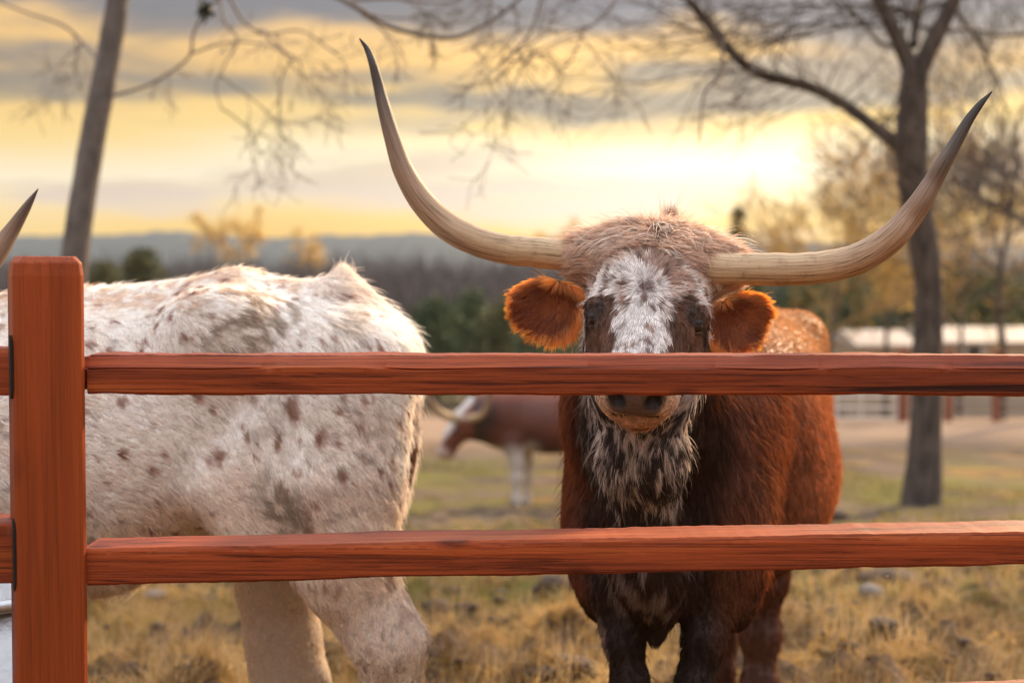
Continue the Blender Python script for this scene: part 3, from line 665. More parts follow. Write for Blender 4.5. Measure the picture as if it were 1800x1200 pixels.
def fur(name, root, V, F, n, flow, length, colour, mat, dens=None, rad=.0006, lift=.35, clump=.45, clump_n=12, wav=.25, wscale=22, bend=.35, cj=.10, seed=0, pts=5, stray=.03):
    """grow strands on mesh V,F. flow/length/colour/dens are functions of (P, N)"""
    Rn = np.random.default_rng(seed + 11)
    N_ = vnormals(V, F)
    T3 = np.concatenate([F[:, [0, 1, 2]], F[:, [0, 2, 3]]]) if F.shape[1] == 4 else F
    A = np.linalg.norm(np.cross(V[T3[:, 1]] - V[T3[:, 0]], V[T3[:, 2]] - V[T3[:, 0]]), axis=1)
    C = V[T3].mean(1)
    if dens is not None: A = A * dens(C, N_[T3[:, 0]])
    cs = np.cumsum(A); i = np.searchsorted(cs, Rn.random(n) * cs[-1]); i = np.minimum(i, len(T3) - 1)
    a, b = Rn.random(n), Rn.random(n); m = a + b > 1; a[m], b[m] = 1 - a[m], 1 - b[m]
    t = T3[i]; P = V[t[:, 0]] + (V[t[:, 1]] - V[t[:, 0]]) * a[:, None] + (V[t[:, 2]] - V[t[:, 0]]) * b[:, None]
    Nn = N_[t[:, 0]] * (1 - a - b)[:, None] + N_[t[:, 1]] * a[:, None] + N_[t[:, 2]] * b[:, None]; Nn /= np.linalg.norm(Nn, axis=1)[:, None]
    g = flow(P, Nn); g = g / (np.linalg.norm(g, axis=1)[:, None] + 1e-9)
    wv = np.stack([vnoise(P, wscale, 41 + q + seed) + .5 * vnoise(P, wscale * 2.3, 51 + q) - .75 for q in range(3)], -1) * 2
    g = g + wv * wav + Rn.normal(0, .12, (n, 3)); g = g - Nn * (g * Nn).sum(1)[:, None]; g /= np.linalg.norm(g, axis=1)[:, None] + 1e-9
    lf = lift(P, Nn)[:, None] if callable(lift) else lift
    Ln = length(P, Nn) * Rn.uniform(.6, 1.15, n)
    fly = Rn.random(n) < stray; Ln = Ln * np.where(fly, 1.7, 1.0); lf = np.where(fly[:, None], np.minimum(lf + .25, .8), lf)
    d0 = Nn * lf + g * (1 - lf); d0 /= np.linalg.norm(d0, axis=1)[:, None]
    tip = P + Ln[:, None] * (d0 * (1 - bend) + g * bend - Nn * .05 * bend)
    mid = P + Ln[:, None] * d0 * .5
    if clump > 0:
        nc = max(n // clump_n, 4); ci = Rn.choice(n, nc, replace=False); kd = kdtree.KDTree(nc)
        for q, c_ in enumerate(P[ci]): kd.insert(c_, q)
        kd.balance(); near = np.fromiter((kd.find(p)[1] for p in P), np.int64, n); q = ci[near]
        ct = P[q] + (tip[q] - P[q]) * (Ln / np.maximum(Ln[q], 1e-4))[:, None]; cm = (P[q] + (mid[q] - P[q]))
        f = (clump * Rn.uniform(.6, 1.2, n) * np.where(fly, .2, 1))[:, None]; tip = tip + (ct - tip) * np.minimum(f, .95); mid = mid + (cm - mid) * f * .35
        tint = Rn.normal(0, 1, nc)[near]
    else: tint = Rn.normal(0, 1, n)
    s = np.linspace(0, 1, pts)[None, :, None]
    X = P[:, None] * (1 - s) ** 2 + 2 * mid[:, None] * s * (1 - s) + tip[:, None] * s ** 2
    X[:, 0] -= Nn * .002
    r = (rad * (1 - .82 * np.linspace(0, 1, pts) ** 1.5))[None] * Rn.uniform(.7, 1.2, n)[:, None]
    c = colour(P, Nn) * np.exp(cj * (.6 * tint + .8 * Rn.normal(0, 1, n)))[:, None]
    off = np.array(root.location) if root is not None else np.zeros(3)
    cu = bpy.data.hair_curves.new(name); cu.add_curves([pts] * n)
    cu.attributes['position'].data.foreach_set('vector', X.astype(np.float32).ravel())
    ra = cu.attributes.get('radius') or cu.attributes.new('radius', 'FLOAT', 'POINT'); ra.data.foreach_set('value', r.astype(np.float32).ravel())
    ca = cu.attributes.new('col', 'FLOAT_COLOR', 'CURVE'); c4 = np.ones((n, 4), np.float32); c4[:, :3] = np.clip(c, .004, .95); ca.data.foreach_set('color', c4.ravel())
    return link(name, cu, root, mat)
def loc3(P, M, o): return (P - o) @ M          # world -> local, M columns = local axes
furm = fur_mat('coat strands', .35, .02); furw = fur_mat('white coat strands', .30, .03); fure = fur_mat('ear strands', .58, .03)
skin = skin_mat('hide'); 
hornm, t, b = new_mat('layered horn'); b.inputs['Roughness'].default_value = .6
uvn = nd(t, 'ShaderNodeUVMap', uv_map='UVMap'); sp = nd(t, 'ShaderNodeSeparateXYZ'); t.links.new(uvn.outputs[0], sp.inputs[0])
c = nd(t, 'ShaderNodeTexCoord')
def uvnoise(sc, vs, detail=5.0):
    # noise running along the horn: angle wraps through sine and cosine
    a = mth(t, 'MULTIPLY', sp.outputs[0], 6.28318); cx = mth(t, 'MULTIPLY', mth(t, 'COSINE', a), vs[0]); cyy = mth(t, 'MULTIPLY', mth(t, 'SINE', a), vs[0]); cz = mth(t, 'MULTIPLY', sp.outputs[1], vs[1])
    k = nd(t, 'ShaderNodeCombineXYZ'); t.links.new(cx, k.inputs[0]); t.links.new(cyy, k.inputs[1]); t.links.new(cz, k.inputs[2])
    n_ = nd(t, 'ShaderNodeTexNoise', i_Scale=sc, i_Detail=detail, i_Roughness=.65); t.links.new(k.outputs[0], n_.inputs['Vector']); return n_.outputs['Fac']
vv = mth(t, 'ADD', sp.outputs[1], mth(t, 'MULTIPLY_ADD', uvnoise(1, (2.2, 7)), .34, -.17))
r1 = ramp(t, [(0, (.70, .60, .46)), (.06, (.58, .44, .28)), (.25, (.56, .41, .25)), (.48, (.42, .28, .18)), (.64, (.27, .18, .125)), (.78, (.10, .08, .07)), (.95, (.035, .03, .03))])
t.links.new(vv, r1.inputs[0])
st = ramp(t, [(.36, (.28, .23, .20)), (.45, (.72, .66, .60)), (.56, (1.0, .98, .95))]); t.links.new(uvnoise(1, (9, 9), 9.0), st.inputs[0])
rg = ramp(t, [(.33, (.6, .52, .45)), (.44, (1, 1, 1)), (.72, (1.12, 1.1, 1.08))]); t.links.new(uvnoise(1, (.9, 38), 6.0), rg.inputs[0])
m1 = nd(t, 'ShaderNodeMix', data_type='RGBA', blend_type='MULTIPLY'); m1.inputs[0].default_value = .9; t.links.new(r1.outputs[0], m1.inputs[6]); t.links.new(st.outputs[0], m1.inputs[7])
m2 = nd(t, 'ShaderNodeMix', data_type='RGBA', blend_type='MULTIPLY'); t.links.new(m1.outputs[2], m2.inputs[6]); t.links.new(rg.outputs[0], m2.inputs[7])
t.links.new(ramp(t, [(0, (1, 1, 1)), (.6, (.25, .25, .25))]).outputs[0], m2.inputs[0]) if False else None
fd = nd(t, 'ShaderNodeMapRange'); fd.inputs[1].default_value = .10; fd.inputs[2].default_value = .42; fd.inputs[3].default_value = .95; fd.inputs[4].default_value = .1; t.links.new(sp.outputs[1], fd.inputs[0]); t.links.new(fd.outputs[0], m2.inputs[0])
t.links.new(m2.outputs[2], b.inputs['Base Color'])
bp = nd(t, 'ShaderNodeBump', i_Strength=.35, i_Distance=.003); t.links.new(uvnoise(1, (7, 9), 8.0), bp.inputs['Height']); t.links.new(bp.outputs[0], b.inputs['Normal'])
def horn(root, pts, rad, name='horn', label=None, vs=1.0):
    P = spline(pts, 90); r = np.interp(np.linspace(0, 1, 90), np.linspace(0, 1, len(rad)), rad)
    V, F, UV = tube(P, r, 28); Pc = np.repeat(P, 28, 0)
    V = Pc + (V - Pc) * (1 + .05 * (fbm(V, 30, 3, 3) - .5) + .055 * (vnoise(np.stack([UV[:, 1] * 60, 0 * UV[:, 0], 0 * UV[:, 0]], 1), 1, 4) - .5) * (UV[:, 1] < .4))[:, None]
    o = mesh_np(name, V, F, root, hornm, uv=UV * [1, vs])
    if label: o['label'] = label
    return o
eyem, t, b = new_mat('dark wet eye'); b.inputs['Base Color'].default_value = (.012, .007, .005, 1); b.inputs['Roughness'].default_value = .06; b.inputs['Specular IOR Level'].default_value = .5
hoofm = simple('dark hoof', (.05, .04, .035), .6, nscale=30, col2=(.09, .07, .06))
def hoof(root, p, hd=(0, -1, 0)):
    p = np.array(p, float); hd = np.array(hd, float); lat = np.cross(hd, [0, 0, 1.])
    mb = MB()
    for s_ in (-1, 1):
        c_ = p + lat * .027 * s_; vs = []
        for zz, k_ in ((0.0, 1.0), (.07, .72)):
            for a in np.linspace(0, 2 * math.pi, 10, endpoint=False):
                vs.append(c_ + hd * (math.cos(a) * .05 * k_ + .012 * (1 - zz / .07)) + lat * math.sin(a) * .025 * k_ + [0, 0, zz])
        mb.add(vs, [tuple(range(9, -1, -1)), tuple(range(10, 20))] + [(i, (i + 1) % 10, 10 + (i + 1) % 10, 10 + i) for i in range(10)])
    mb.build('hoof', hoofm, root, smooth=True)
def eye(root, p, r):
    import bmesh
    bm = bmesh.new(); bmesh.ops.create_uvsphere(bm, u_segments=20, v_segments=12, radius=r); bmesh.ops.translate(bm, verts=bm.verts, vec=Vector(p))
    me = bpy.data.meshes.new('eye'); bm.to_mesh(me); bm.free()
    for q in me.polygons: q.use_smooth = True
    return link('eye', me, root, eyem)
def lids(root, p, r, s_):
    for up_, ang, col_ in ((1, 50, (.020, .012, .010)), (-1, 38, (.09, .06, .05))):
        ax = np.array([.25 * s_, -.35, .9 * up_]); ax /= np.linalg.norm(ax); u = np.cross(ax, [1, 0, 0]); u /= np.linalg.norm(u); w_ = np.cross(ax, u); R_ = r * 1.13; V_ = []
        na, nb = 20, 8
        for k_ in range(nb):
            a = math.radians(ang) * (k_ + .02) / (nb - 1); rr_ = R_ if k_ < nb - 1 else R_ * .95
            for b2 in np.linspace(0, 2 * np.pi, na, endpoint=False): V_.append(p + rr_ * (math.cos(a) * ax + math.sin(a) * (math.cos(b2) * u + math.sin(b2) * w_)))
        i = np.arange(nb - 1)[:, None] * na; j = np.arange(na)[None]; k = (j + 1) % na; F_ = np.stack([i + j, i + k, i + na + k, i + na + j], -1).reshape(-1, 4)
        mesh_np('eyelid', np.array(V_), F_, root, skin, cols=np.tile(col_, (len(V_), 1)))
def ear_mesh(c, ax, up, rx, ry, th):
    """cupped leaf shaped ear: ax runs from base to tip, up across it"""
    ax = np.array(ax, float); ax /= np.linalg.norm(ax); up = np.array(up, float); up -= ax * up.dot(ax); up /= np.linalg.norm(up); nrm = np.cross(ax, up)
    if nrm[1] > 0: nrm = -nrm
    nu, nv = 40, 28; th_ = np.linspace(0, np.pi, nu); ph = np.linspace(0, 2 * np.pi, nv, endpoint=False)
    T, Pp = np.meshgrid(th_, ph, indexing='ij'); u = -np.cos(T); w_ = np.sin(T) ** .8 * (1 - .12 * u); y = np.cos(Pp) * w_; z = np.sin(Pp) * np.sin(T)
    cup = np.where(z > 0, -.9 * (1 - y ** 2) * np.sin(T), -.9 * (1 - y ** 2) * np.sin(T))
    V = c + u[..., None] * ax * rx + y[..., None] * up * ry + (z * th + cup * th * 1.6)[..., None] * nrm
    i = np.arange(nu - 1)[:, None] * nv; j = np.arange(nv)[None]; k = (j + 1) % nv
    F = np.stack([i + j, i + nv + j, i + nv + k, i + k], -1).reshape(-1, 4)
    V = V.reshape(-1, 3)
    Nn = vnormals(V, F)
    if ((V - V.mean(0)) * Nn).sum() < 0: F = F[:, ::-1]
    return V, F, nrm

# ------------------------------------------------------------------ the brown longhorn facing the camera
bh = np.array([-.29, -.957, 0.]); bh /= np.linalg.norm(bh); bl = np.array([-bh[1], bh[0], 0.])   # heading, lateral (image right)
BS = np.array([.372, 3.27, 0.])
Bx = lambda a, b_, z: BS + bh * a + bl * b_ + np.array([0, 0, z])
BM = np.stack([bh, bl, [0, 0, 1.]], 1)
brown = thing('longhorn_cow', 'red brown longhorn with white speckled face and wide upswept horns looking over the rail', 'cow', (BS[0], BS[1], 0), 'longhorn cattle in the paddock')
th_, psi, roll = math.radians(38), math.radians(9), math.radians(3.6)
HM = (Matrix.Rotation(roll, 3, 'Y') @ Matrix.Rotation(-psi, 3, 'Z') @ Matrix.Rotation(-th_, 3, 'X'))
HM = np.array(HM)
HO = at(1136, 564, 2.80)
Hx = lambda x, y, z: HO + HM @ np.array([x, y, z])
v = Vol((-.15, 2.45, -.03), (1.25, 4.95, 1.5), .0075)
# trunk
v.ell(Bx(0, 0, .88), (.26, .205, .33), BM); v.ell(Bx(-.5, 0, .86), (.52, .30, .33), BM, .1); v.ell(Bx(-.62, .01, .80), (.45, .315, .30), BM, .1)
v.ell(Bx(-.45, .01, 1.0), (.6, .26, .215), BM, .1); v.ell(Bx(-.78, .03, 1.06), (.45, .25, .18), BM, .1); v.ell(Bx(-1.0, 0, 1.02), (.32, .24, .20), BM, .1); v.ell(Bx(-1.22, -.02, .95), (.22, .19, .27), BM, .1)
v.cone(Bx(.05, 0, 1.13), Bx(-1.25, 0, 1.16), .08, .075, .12)
for s_ in (-1, 1):
    v.ell(Bx(-.98, .2 * s_, 1.155), (.10, .065, .07), BM, .08); v.ell(Bx(-1.33, .11 * s_, 1.08), (.07, .06, .07), BM, .08)
    v.ell(Bx(.05, .15 * s_, .80), (.16, .085, .26), BM, .06)      # shoulder
    v.ell(Bx(-.08, .13 * s_, 1.02), (.12, .08, .2), BM, .08)
# neck and dewlap
nk = at(1140, 545, 2.98)
v.chain([(Hx(0, .10, .05), .125), (Bx(.18, -.03, 1.05), .16), (Bx(-.05, 0, .98), .2)], .08)
v.chain([(Hx(0, .13, -.10), .075), (at(1128, 800, 2.86), .075), (at(1125, 900, 2.93), .062), (at(1140, 1000, 2.97), .06), (at(1150, 1060, 3.0), .045)], .07)
v.ell(at(1155, 985, 3.12), (.13, .11, .13), None, .06); v.cone(at(1150, 1030, 3.05), at(1153, 1122, 3.03), .065, .018, .04)
# front legs
v.chain([(at(1075, 920, 3.18), .095), (at(1078, 1030, 3.12), .060), (at(1096, 1120, 3.08), .040), (at(1108, 1200, 3.07), .036), (at(1112, 1300, 3.08), .032), (at(1114, 1470, 3.08), .032), (np.append(at(1114, 1500, 3.07)[:2], .03), .042)], .03)
v.chain([(at(1262, 920, 3.18), .105), (at(1254, 1030, 3.12), .062), (at(1238, 1120, 3.08), .043), (at(1222, 1200, 3.07), .037), (at(1218, 1300, 3.08), .032), (at(1218, 1470, 3.08), .032), (np.append(at(1218, 1500, 3.07)[:2], .03), .042)], .03)
# hind legs
HL = at(1334, 1200, 4.15); HR = at(1258, 1200, 4.3)
for q, lat in ((HL, .17), (HR, -.13)):
    v.chain([(Bx(-1.12, lat * .7 - .02, .86), .15), (q + [.02, .02, .30], .056), (q + [.005, .05, .19], .044), (q + [.008, .02, .13], .047), (q + [0, 0, 0], .033), (np.array([q[0], q[1] - .01, .13]), .034), (np.array([q[0], q[1] - .03, -.02]), .045)], .06)
# head
v.ell(Hx(0, .035, .06), (.104, .115, .13), HM, .05); v.ell(Hx(0, .03, .185), (.118, .07, .05), HM, .10)
for s_ in (-1, 1):
    v.cone(Hx(.07 * s_, .025, .165), Hx(.138 * s_, .02, .165), .052, .044, .04)
    v.ell(Hx(.086 * s_, -.010, .002), (.028, .04, .036), HM, .04)
    v.ell(Hx(.060 * s_, .085, -.05), (.055, .085, .10), HM, .05)
    v.ell(Hx(.040 * s_, -.012, -.185), (.034, .04, .036), HM, .03)
v.cone(Hx(0, -.005, .05), Hx(0, -.035, -.15), .092, .062, .05)
v.cone(Hx(0, .07, -.08), Hx(0, .035, -.165), .07, .045, .05)
v.ell(Hx(0, -.03, -.185), (.060, .055, .045), HM, .04)
v.ell(Hx(0, .026, -.192), (.045, .034, .034), HM, .02)
v.ell(Hx(0, -.011, -.238), (.046, .0055, .026), HM, .010, True)      # mouth line
for s_ in (-1, 1):
    v.ell(Hx(.034 * s_, -.052, -.226), (.014, .014, .022), HM, .010, True)
    v.ell(Hx(.096 * s_, -.028, .004), (.024, .022, .010), HM, .018)
V, F = v.mesh(2); del v
def brown_coat(P, N_):
    n = len(P); q = loc3(P, BM, BS); h = loc3(P, HM, HO); ns = fbm(P, 9, 3, 2); nf = vnoise(P, 38, 5); nm = fbm(P, 24, 2, 12)
    red = np.array((.20, .070, .036)); orange = np.array((.37, .142, .072)); dark = np.array((.032, .017, .013)); drk2 = np.array((.075, .030, .019))
    c = np.tile(red, (n, 1))
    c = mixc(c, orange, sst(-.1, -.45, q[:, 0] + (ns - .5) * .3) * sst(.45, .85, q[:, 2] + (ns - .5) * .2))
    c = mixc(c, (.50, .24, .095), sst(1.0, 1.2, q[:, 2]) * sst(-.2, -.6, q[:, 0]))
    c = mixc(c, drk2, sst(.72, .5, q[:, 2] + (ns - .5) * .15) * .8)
    c = mixc(c, dark, sst(-.12, .08, q[:, 0]) * sst(.20, .12, np.abs(q[:, 1] + .0) + (ns - .5) * .14) * .9)
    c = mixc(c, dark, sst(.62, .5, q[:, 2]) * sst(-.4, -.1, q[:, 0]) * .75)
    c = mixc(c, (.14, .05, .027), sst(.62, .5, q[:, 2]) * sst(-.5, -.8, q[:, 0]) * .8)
    c = mixc(c, (.16, .065, .034), sst(.1, .2, q[:, 1]) * sst(-.1, .1, q[:, 0]) * .6 * (ns > .5))
    # dewlap: black and white mottling in a V under the jaw
    zz = P[:, 2]; wv = .102 * sst(.66, 1.06, zz) + .012; xc = at(1125, 800, 2.9)[0]
    dl = sst(wv + .02, wv - .02, np.abs(P[:, 0] - xc) + (ns - .5) * .05) * (P[:, 1] < 3.12) * sst(.78, .86, zz)
    mott = mixc(np.tile((.055, .040, .036), (n, 1)), (.52, .445, .40), sst(.46, .60, fbm(P, 80, 2, 12) + (nf - .5) * .3 - sst(1.0, .82, P[:, 2]) * .09))
    c = mixc(c, mott, dl)
    wsp = sst(.60, .70, fbm(P * [1, 1, .35], 26, 2, 71)) * (np.abs(P[:, 0] - at(1140, 1050, 3)[0]) < .12) * (P[:, 1] < 3.1) * (zz < .80) * (zz > .5)
    c = mixc(c, (.40, .31, .28), wsp * .5)
    # head
    hd = (h[:, 1] < .16) & (h[:, 2] > -.30) & (P[:, 1] < 2.99) & (np.abs(h[:, 0]) < .19)
    x, y, z = np.abs(h[:, 0]), h[:, 1], h[:, 2]; n5 = fbm(P * [1, 1, .6], 46, 2, 9)
    roan = mixc(np.tile((.48, .345, .29), (n, 1)), (.82, .78, .76), sst(.40, .62, n5 + sst(.06, -.06, z) * .22 - sst(.08, .16, z) * .22))
    roan = mixc(roan, (.20, .115, .085), sst(.56, .70, fbm(P * [1, 1, .5], 75, 2, 19)) * .85)
    ec = sst(.044, .034, np.hypot((x - .090 + .10 * np.clip(-z - .06, 0, .2)) * 1.05, np.minimum(np.abs(z + .02), np.abs(np.clip(z, -.2, -.02) - z)) * 1.15) + (n5 - .5) * .034)
    ec = np.maximum(ec, sst(.012, .0, np.abs(x - .066) + (n5 - .5) * .03) * sst(.005, -.02, z) * sst(-.16, -.1, z) * .9)
    roan = mixc(roan, np.array((.17, .092, .064)) * (.3 + 1.4 * n5[:, None]), np.clip(ec, 0, 1) * (y < .07))
    roan = mixc(roan, (.62, .55, .52), sst(.018, .010, np.hypot(x - .100, (z + .105) * .5)) * (y < .06) * .9)
    roan = mixc(roan, (.062, .036, .027), sst(.027, .018, np.hypot(x - .098, (z + .021) * 1.35) + (n5 - .5) * .010) * (y < .05))
    roan = mixc(roan, (.16, .09, .07), sst(.022, .006, np.hypot(h[:, 0], z - .009)) * (y < 0) * .9)
    roan = mixc(roan, (.64, .49, .40), sst(.055, .14, z + (n5 - .5) * .06))
    side = sst(.03, .09, y) * sst(.02, -.03, z)
    roan = mixc(roan, mott, side)
    tan = np.array((.62, .45, .32)); lipz = sst(-.148, -.162, z - (x > .03) * .012)
    roan = mixc(roan, tan, lipz * sst(.06, .035, y))
    nose = sst(-.045, -.055, y + x * .12) * sst(-.192, -.202, z) + sst(.024, .016, np.hypot((x - .031), (z + .215) * .8)) * (y < -.03)
    nose = np.maximum(nose, sst(-.020, -.026, y) * sst(.046, .038, x) * sst(-.185, -.195, z))
    roan = mixc(roan, (.15, .098, .075), np.clip(nose, 0, 1)); roan = mixc(roan, (.014, .012, .013), sst(.024, .015, np.hypot(x - .035, (y + .052) * 1.1)) * sst(-.17, -.19, z))
    roan = mixc(roan, (.55, .36, .25), sst(-.008, -.002, y) * sst(.065, .055, y) * sst(-.165, -.18, z) * sst(.052, .042, x))
    roan = mixc(roan, (.05, .022, .016), sst(.006, .003, np.abs(y + .011)) * sst(-.19, -.2, z) * sst(.050, .044, x))
    jaw = sst(.064, .076, y) * sst(-.12, -.15, z); roan = mixc(roan, mott, jaw)
    return np.where(hd[:, None], roan, c)
mesh_np('body', V, F, brown, skin, cols=brown_coat(V, None) * .75)
def brown_flow(P, N_):
    q = loc3(P, BM, BS); h = loc3(P, HM, HO); n = len(P)
    g = np.tile(-bh * .32 + np.array([0, 0, -1.]), (n, 1))
    top = sst(1.05, 1.18, q[:, 2])[:, None]; g = g * (1 - top) + (-bh * 1.0 + bl * np.sign(q[:, 1:2]) * .3 + np.array([0, 0, -.2])) * top
    hd = (h[:, 1] < .13) & (h[:, 2] > -.26) & (P[:, 1] < 2.97)
    r = np.stack([h[:, 0] + .0, 0 * h[:, 0], h[:, 2] - .009], -1); r /= np.linalg.norm(r, axis=1)[:, None] + .004
    low = sst(-.02, -.1, h[:, 2])[:, None]; r = r * (1 - low) + np.array([0, 0, -1.]) * low + np.stack([h[:, 0] * 4, 0 * h[:, 0], 0 * h[:, 0]], -1) * low
    side = sst(.05, .1, h[:, 1])[:, None]; r = r * (1 - side) + np.array([0, .3, -1.]) * side
    fl = sst(.05, .17, h[:, 2])[:, None]; r = r * (1 - fl) + np.stack([h[:, 0] * 15, -.45 + 0 * h[:, 0], -.55 + 0 * h[:, 0]], -1) * fl
    hw = r @ HM.T
    return np.where(hd[:, None], hw, g)
def brown_len(P, N_):
    q = loc3(P, BM, BS); h = loc3(P, HM, HO)
    l_ = np.where(q[:, 0] > -.15, .030, .018); l_ = np.where(P[:, 2] < .45, .014, l_)
    l_ = np.where((np.abs(P[:, 0] - .27) < .12) & (P[:, 1] < 3.15) & (P[:, 2] < 1.02), .030, l_)
    l_ = np.where(P[:, 2] < .66, .017, l_); l_ = np.where(q[:, 2] > 1.12, .013, l_)
    hd = (h[:, 1] < .16) & (h[:, 2] > -.26) & (P[:, 1] < 2.99)
    hl = np.where(h[:, 2] > -.04, .015 + .026 * sst(.05, .16, h[:, 2]), .012); rr = np.hypot(h[:, 0], h[:, 2] - .009); hl = hl * (.45 + .55 * sst(.0, .03, rr))
    hl = np.where((h[:, 2] < -.15), .007, hl); hl = np.where((h[:, 1] > .05) & (h[:, 2] < .0), .028, hl)
    hl = np.where(np.hypot(np.abs(h[:, 0]) - .095, (h[:, 2] + .021)) < .03, .005, hl)
    return np.where(hd, hl, l_)
def brown_dens(P, N_):
    h = loc3(P, HM, HO); q = loc3(P, BM, BS); tc_ = np.array([0, 0, CZ]) - P; tc_ /= np.linalg.norm(tc_, axis=1)[:, None]
    f = sst(-.5, -.1, (tc_ * N_).sum(1)) * .92 + .08
    d = np.where((h[:, 1] < .16) & (P[:, 1] < 2.99), 2.6, 1.0); d = np.where((h[:, 2] < -.15) & (h[:, 1] < .05), 1.6, d)
    nose = (h[:, 2] < -.195) & (h[:, 1] < -.018) & (np.abs(h[:, 0]) < .05); eyez = np.hypot(np.hypot(np.abs(h[:, 0]) - .0945, h[:, 2] + .021), (h[:, 1] + .03)) < .022
    d = np.where(nose | eyez, .0, d); d = np.where(P[:, 2] < .4, .5, d)
    return d * f
def brown_lift(P, N_):
    h = loc3(P, HM, HO); hd = (h[:, 1] < .16) & (P[:, 1] < 2.99); return np.where(hd & (h[:, 2] > .11), .5, np.where(hd & (h[:, 2] < -.03), .16, .3))
fur('coat', brown, V, F, 240000, brown_flow, brown_len, brown_coat, furm, brown_dens, .00062, brown_lift, .55, 16, .36, 15, seed=1, cj=.22)
# tuft standing up from the poll and the woolly forelock
PV, PF = V, F
hh = loc3(V, HM, HO); sel = (hh[:, 2] + (fbm(V, 40, 2, 77) - .5) * .09 > .125) & (hh[:, 1] < .12) & (np.abs(hh[:, 0]) < .15) & (V[:, 1] < 3.0); keep = sel[F].all(1)
fur('forelock', brown, V, F[keep], 9000, lambda P, N_: brown_flow(P, N_), lambda P, N_: .030 + .034 * vnoise(P, 30, 91), lambda P, N_: mixc(np.tile((.70, .545, .45), (len(P), 1)), (.82, .73, .66), sst(.4, .7, fbm(P, 30, 2, 92))), furm, None, .0008, .30, .8, 45, 1.0, 24, bend=.6, cj=.28, seed=3)
sel = np.hypot(hh[:, 0] - .012, (hh[:, 1] - .03)) < .022; keep = (sel & (hh[:, 2] > .17))[F].all(1)
fur('tuft', brown, V, F[keep], 420, lambda P, N_: np.tile((.1, 0, 1.), (len(P), 1)) + np.random.default_rng(5).normal(0, .6, (len(P), 3)), lambda P, N_: .075 + 0 * P[:, 0], lambda P, N_: np.tile((.40, .27, .22), (len(P), 1)), furm, None, .0007, .85, .7, 70, .2, 20, bend=.1, seed=4)
sc = lambda p, d: p * (d + .10) / 2500
ath = lambda px, py, d: at(px, py, d + .10)
Lh = [(1062, 462, 2.82), (1030, 456, 2.82), (1006, 451, 2.83), (951, 444, 2.84), (897, 439, 2.86), (840, 425, 2.87), (786, 397, 2.89), (742, 354, 2.9), (711, 303, 2.91), (693, 253, 2.92), (679, 205, 2.93), (667, 158, 2.94), (656, 115, 2.94), (646, 88, 2.95), (632, 68, 2.95)]
Lr = [25, 27, 27, 27, 26.5, 26, 25.5, 22.5, 19, 15.5, 12.8, 10, 7.5, 5.5, 1.2]
horn(brown, [ath(*p) for p in Lh], [sc(r, 2.88) for r in Lr])
Rh = [(1215, 466, 2.78), (1245, 470, 2.76), (1269, 472, 2.75), (1331, 473, 2.74), (1406, 473, 2.72), (1462, 467, 2.71), (1504, 456, 2.7), (1543, 436, 2.69), (1573, 412, 2.68), (1599, 382, 2.68), (1620, 353, 2.67), (1639, 321, 2.67), (1659, 286, 2.66), (1680, 251, 2.66), (1701, 214, 2.66), (1722, 185, 2.66), (1744, 161, 2.66)]
Rr = [27, 29, 29, 29, 29, 28.5, 27.5, 26, 24.5, 22, 19.5, 16.5, 13.8, 11.2, 8.8, 6.2, 1.2]
horn(brown, [ath(*p) for p in Rh], [sc(r, 2.7) for r in Rr])
for s_ in (-1, 1): eye(brown, Hx(.0945 * s_, -.021, -.021), .0195); lids(brown, Hx(.0945 * s_, -.021, -.021), .0195, s_)
for q in (at(1114, 1500, 3.07), at(1218, 1500, 3.07), np.array([HL[0], HL[1] - .03, 0]), np.array([HR[0], HR[1] - .03, 0])):
    z = -.0; hoof(brown, (q[0], q[1] - .01, -.02 if q[1] > 4 else 0), bh)
P = spline([Bx(-1.42, 0, 1.15), Bx(-1.50, 0, 1.05), Bx(-1.52, 0, .8), Bx(-1.5, .02, .4)], 30); Vt, Ft, _ = tube(P, np.interp(np.linspace(0, 1, 30), [0, .3, .8, 1], [.04, .022, .016, .03]), 10)
mesh_np('tail', Vt, Ft, brown, skin, cols=np.tile((.2, .08, .04), (len(Vt), 1)))
def ear(root, cx, cy_, d, rx, ry, ang, colf, seed, inner=True):
    c_ = at(cx, cy_, d); ax = np.array([math.cos(ang), .12, math.sin(ang)]); V_, F_, nr = ear_mesh(c_, ax, (0, 0.0, 1), rx, ry, .013)
    e = mesh_np('ear', V_, F_, root, skin, cols=np.tile((.13, .038, .014), (len(V_), 1)))
    axn = ax / np.linalg.norm(ax)
    def flow(P, N_):
        r = P - c_; u = (r @ axn)[:, None] / rx; return axn * (.55 + .5 * u) + np.array([0, 0, -.75]) + r / ry * .55
    def ln(P, N_):
        r = P - c_; e_ = np.hypot((r @ axn) / rx, r[:, 2] / ry); return .016 + .012 * sst(.6, 1, e_) + .016 * sst(0, -.9, r[:, 2] / ry)
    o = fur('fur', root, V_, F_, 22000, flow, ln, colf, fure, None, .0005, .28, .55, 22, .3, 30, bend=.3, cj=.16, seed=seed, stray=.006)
    o.parent = e; o.matrix_parent_inverse = e.matrix_world.inverted() if False else Matrix.Identity(4); o.matrix_parent_inverse = Matrix.Identity(4)
    return e
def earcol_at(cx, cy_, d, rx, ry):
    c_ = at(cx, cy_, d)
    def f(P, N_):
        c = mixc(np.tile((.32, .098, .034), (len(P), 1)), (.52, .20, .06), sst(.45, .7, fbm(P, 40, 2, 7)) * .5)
        e_ = np.hypot((P[:, 0] - c_[0]) / rx, (P[:, 2] - c_[2]) / ry); return mixc(c, (.85, .47, .17), sst(.78, 1.02, e_ + (fbm(P, 60, 2, 8) - .5) * .3))  # golden fringe hairs, backlit rim glow put into their colour
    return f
EAR_PARENTED = []
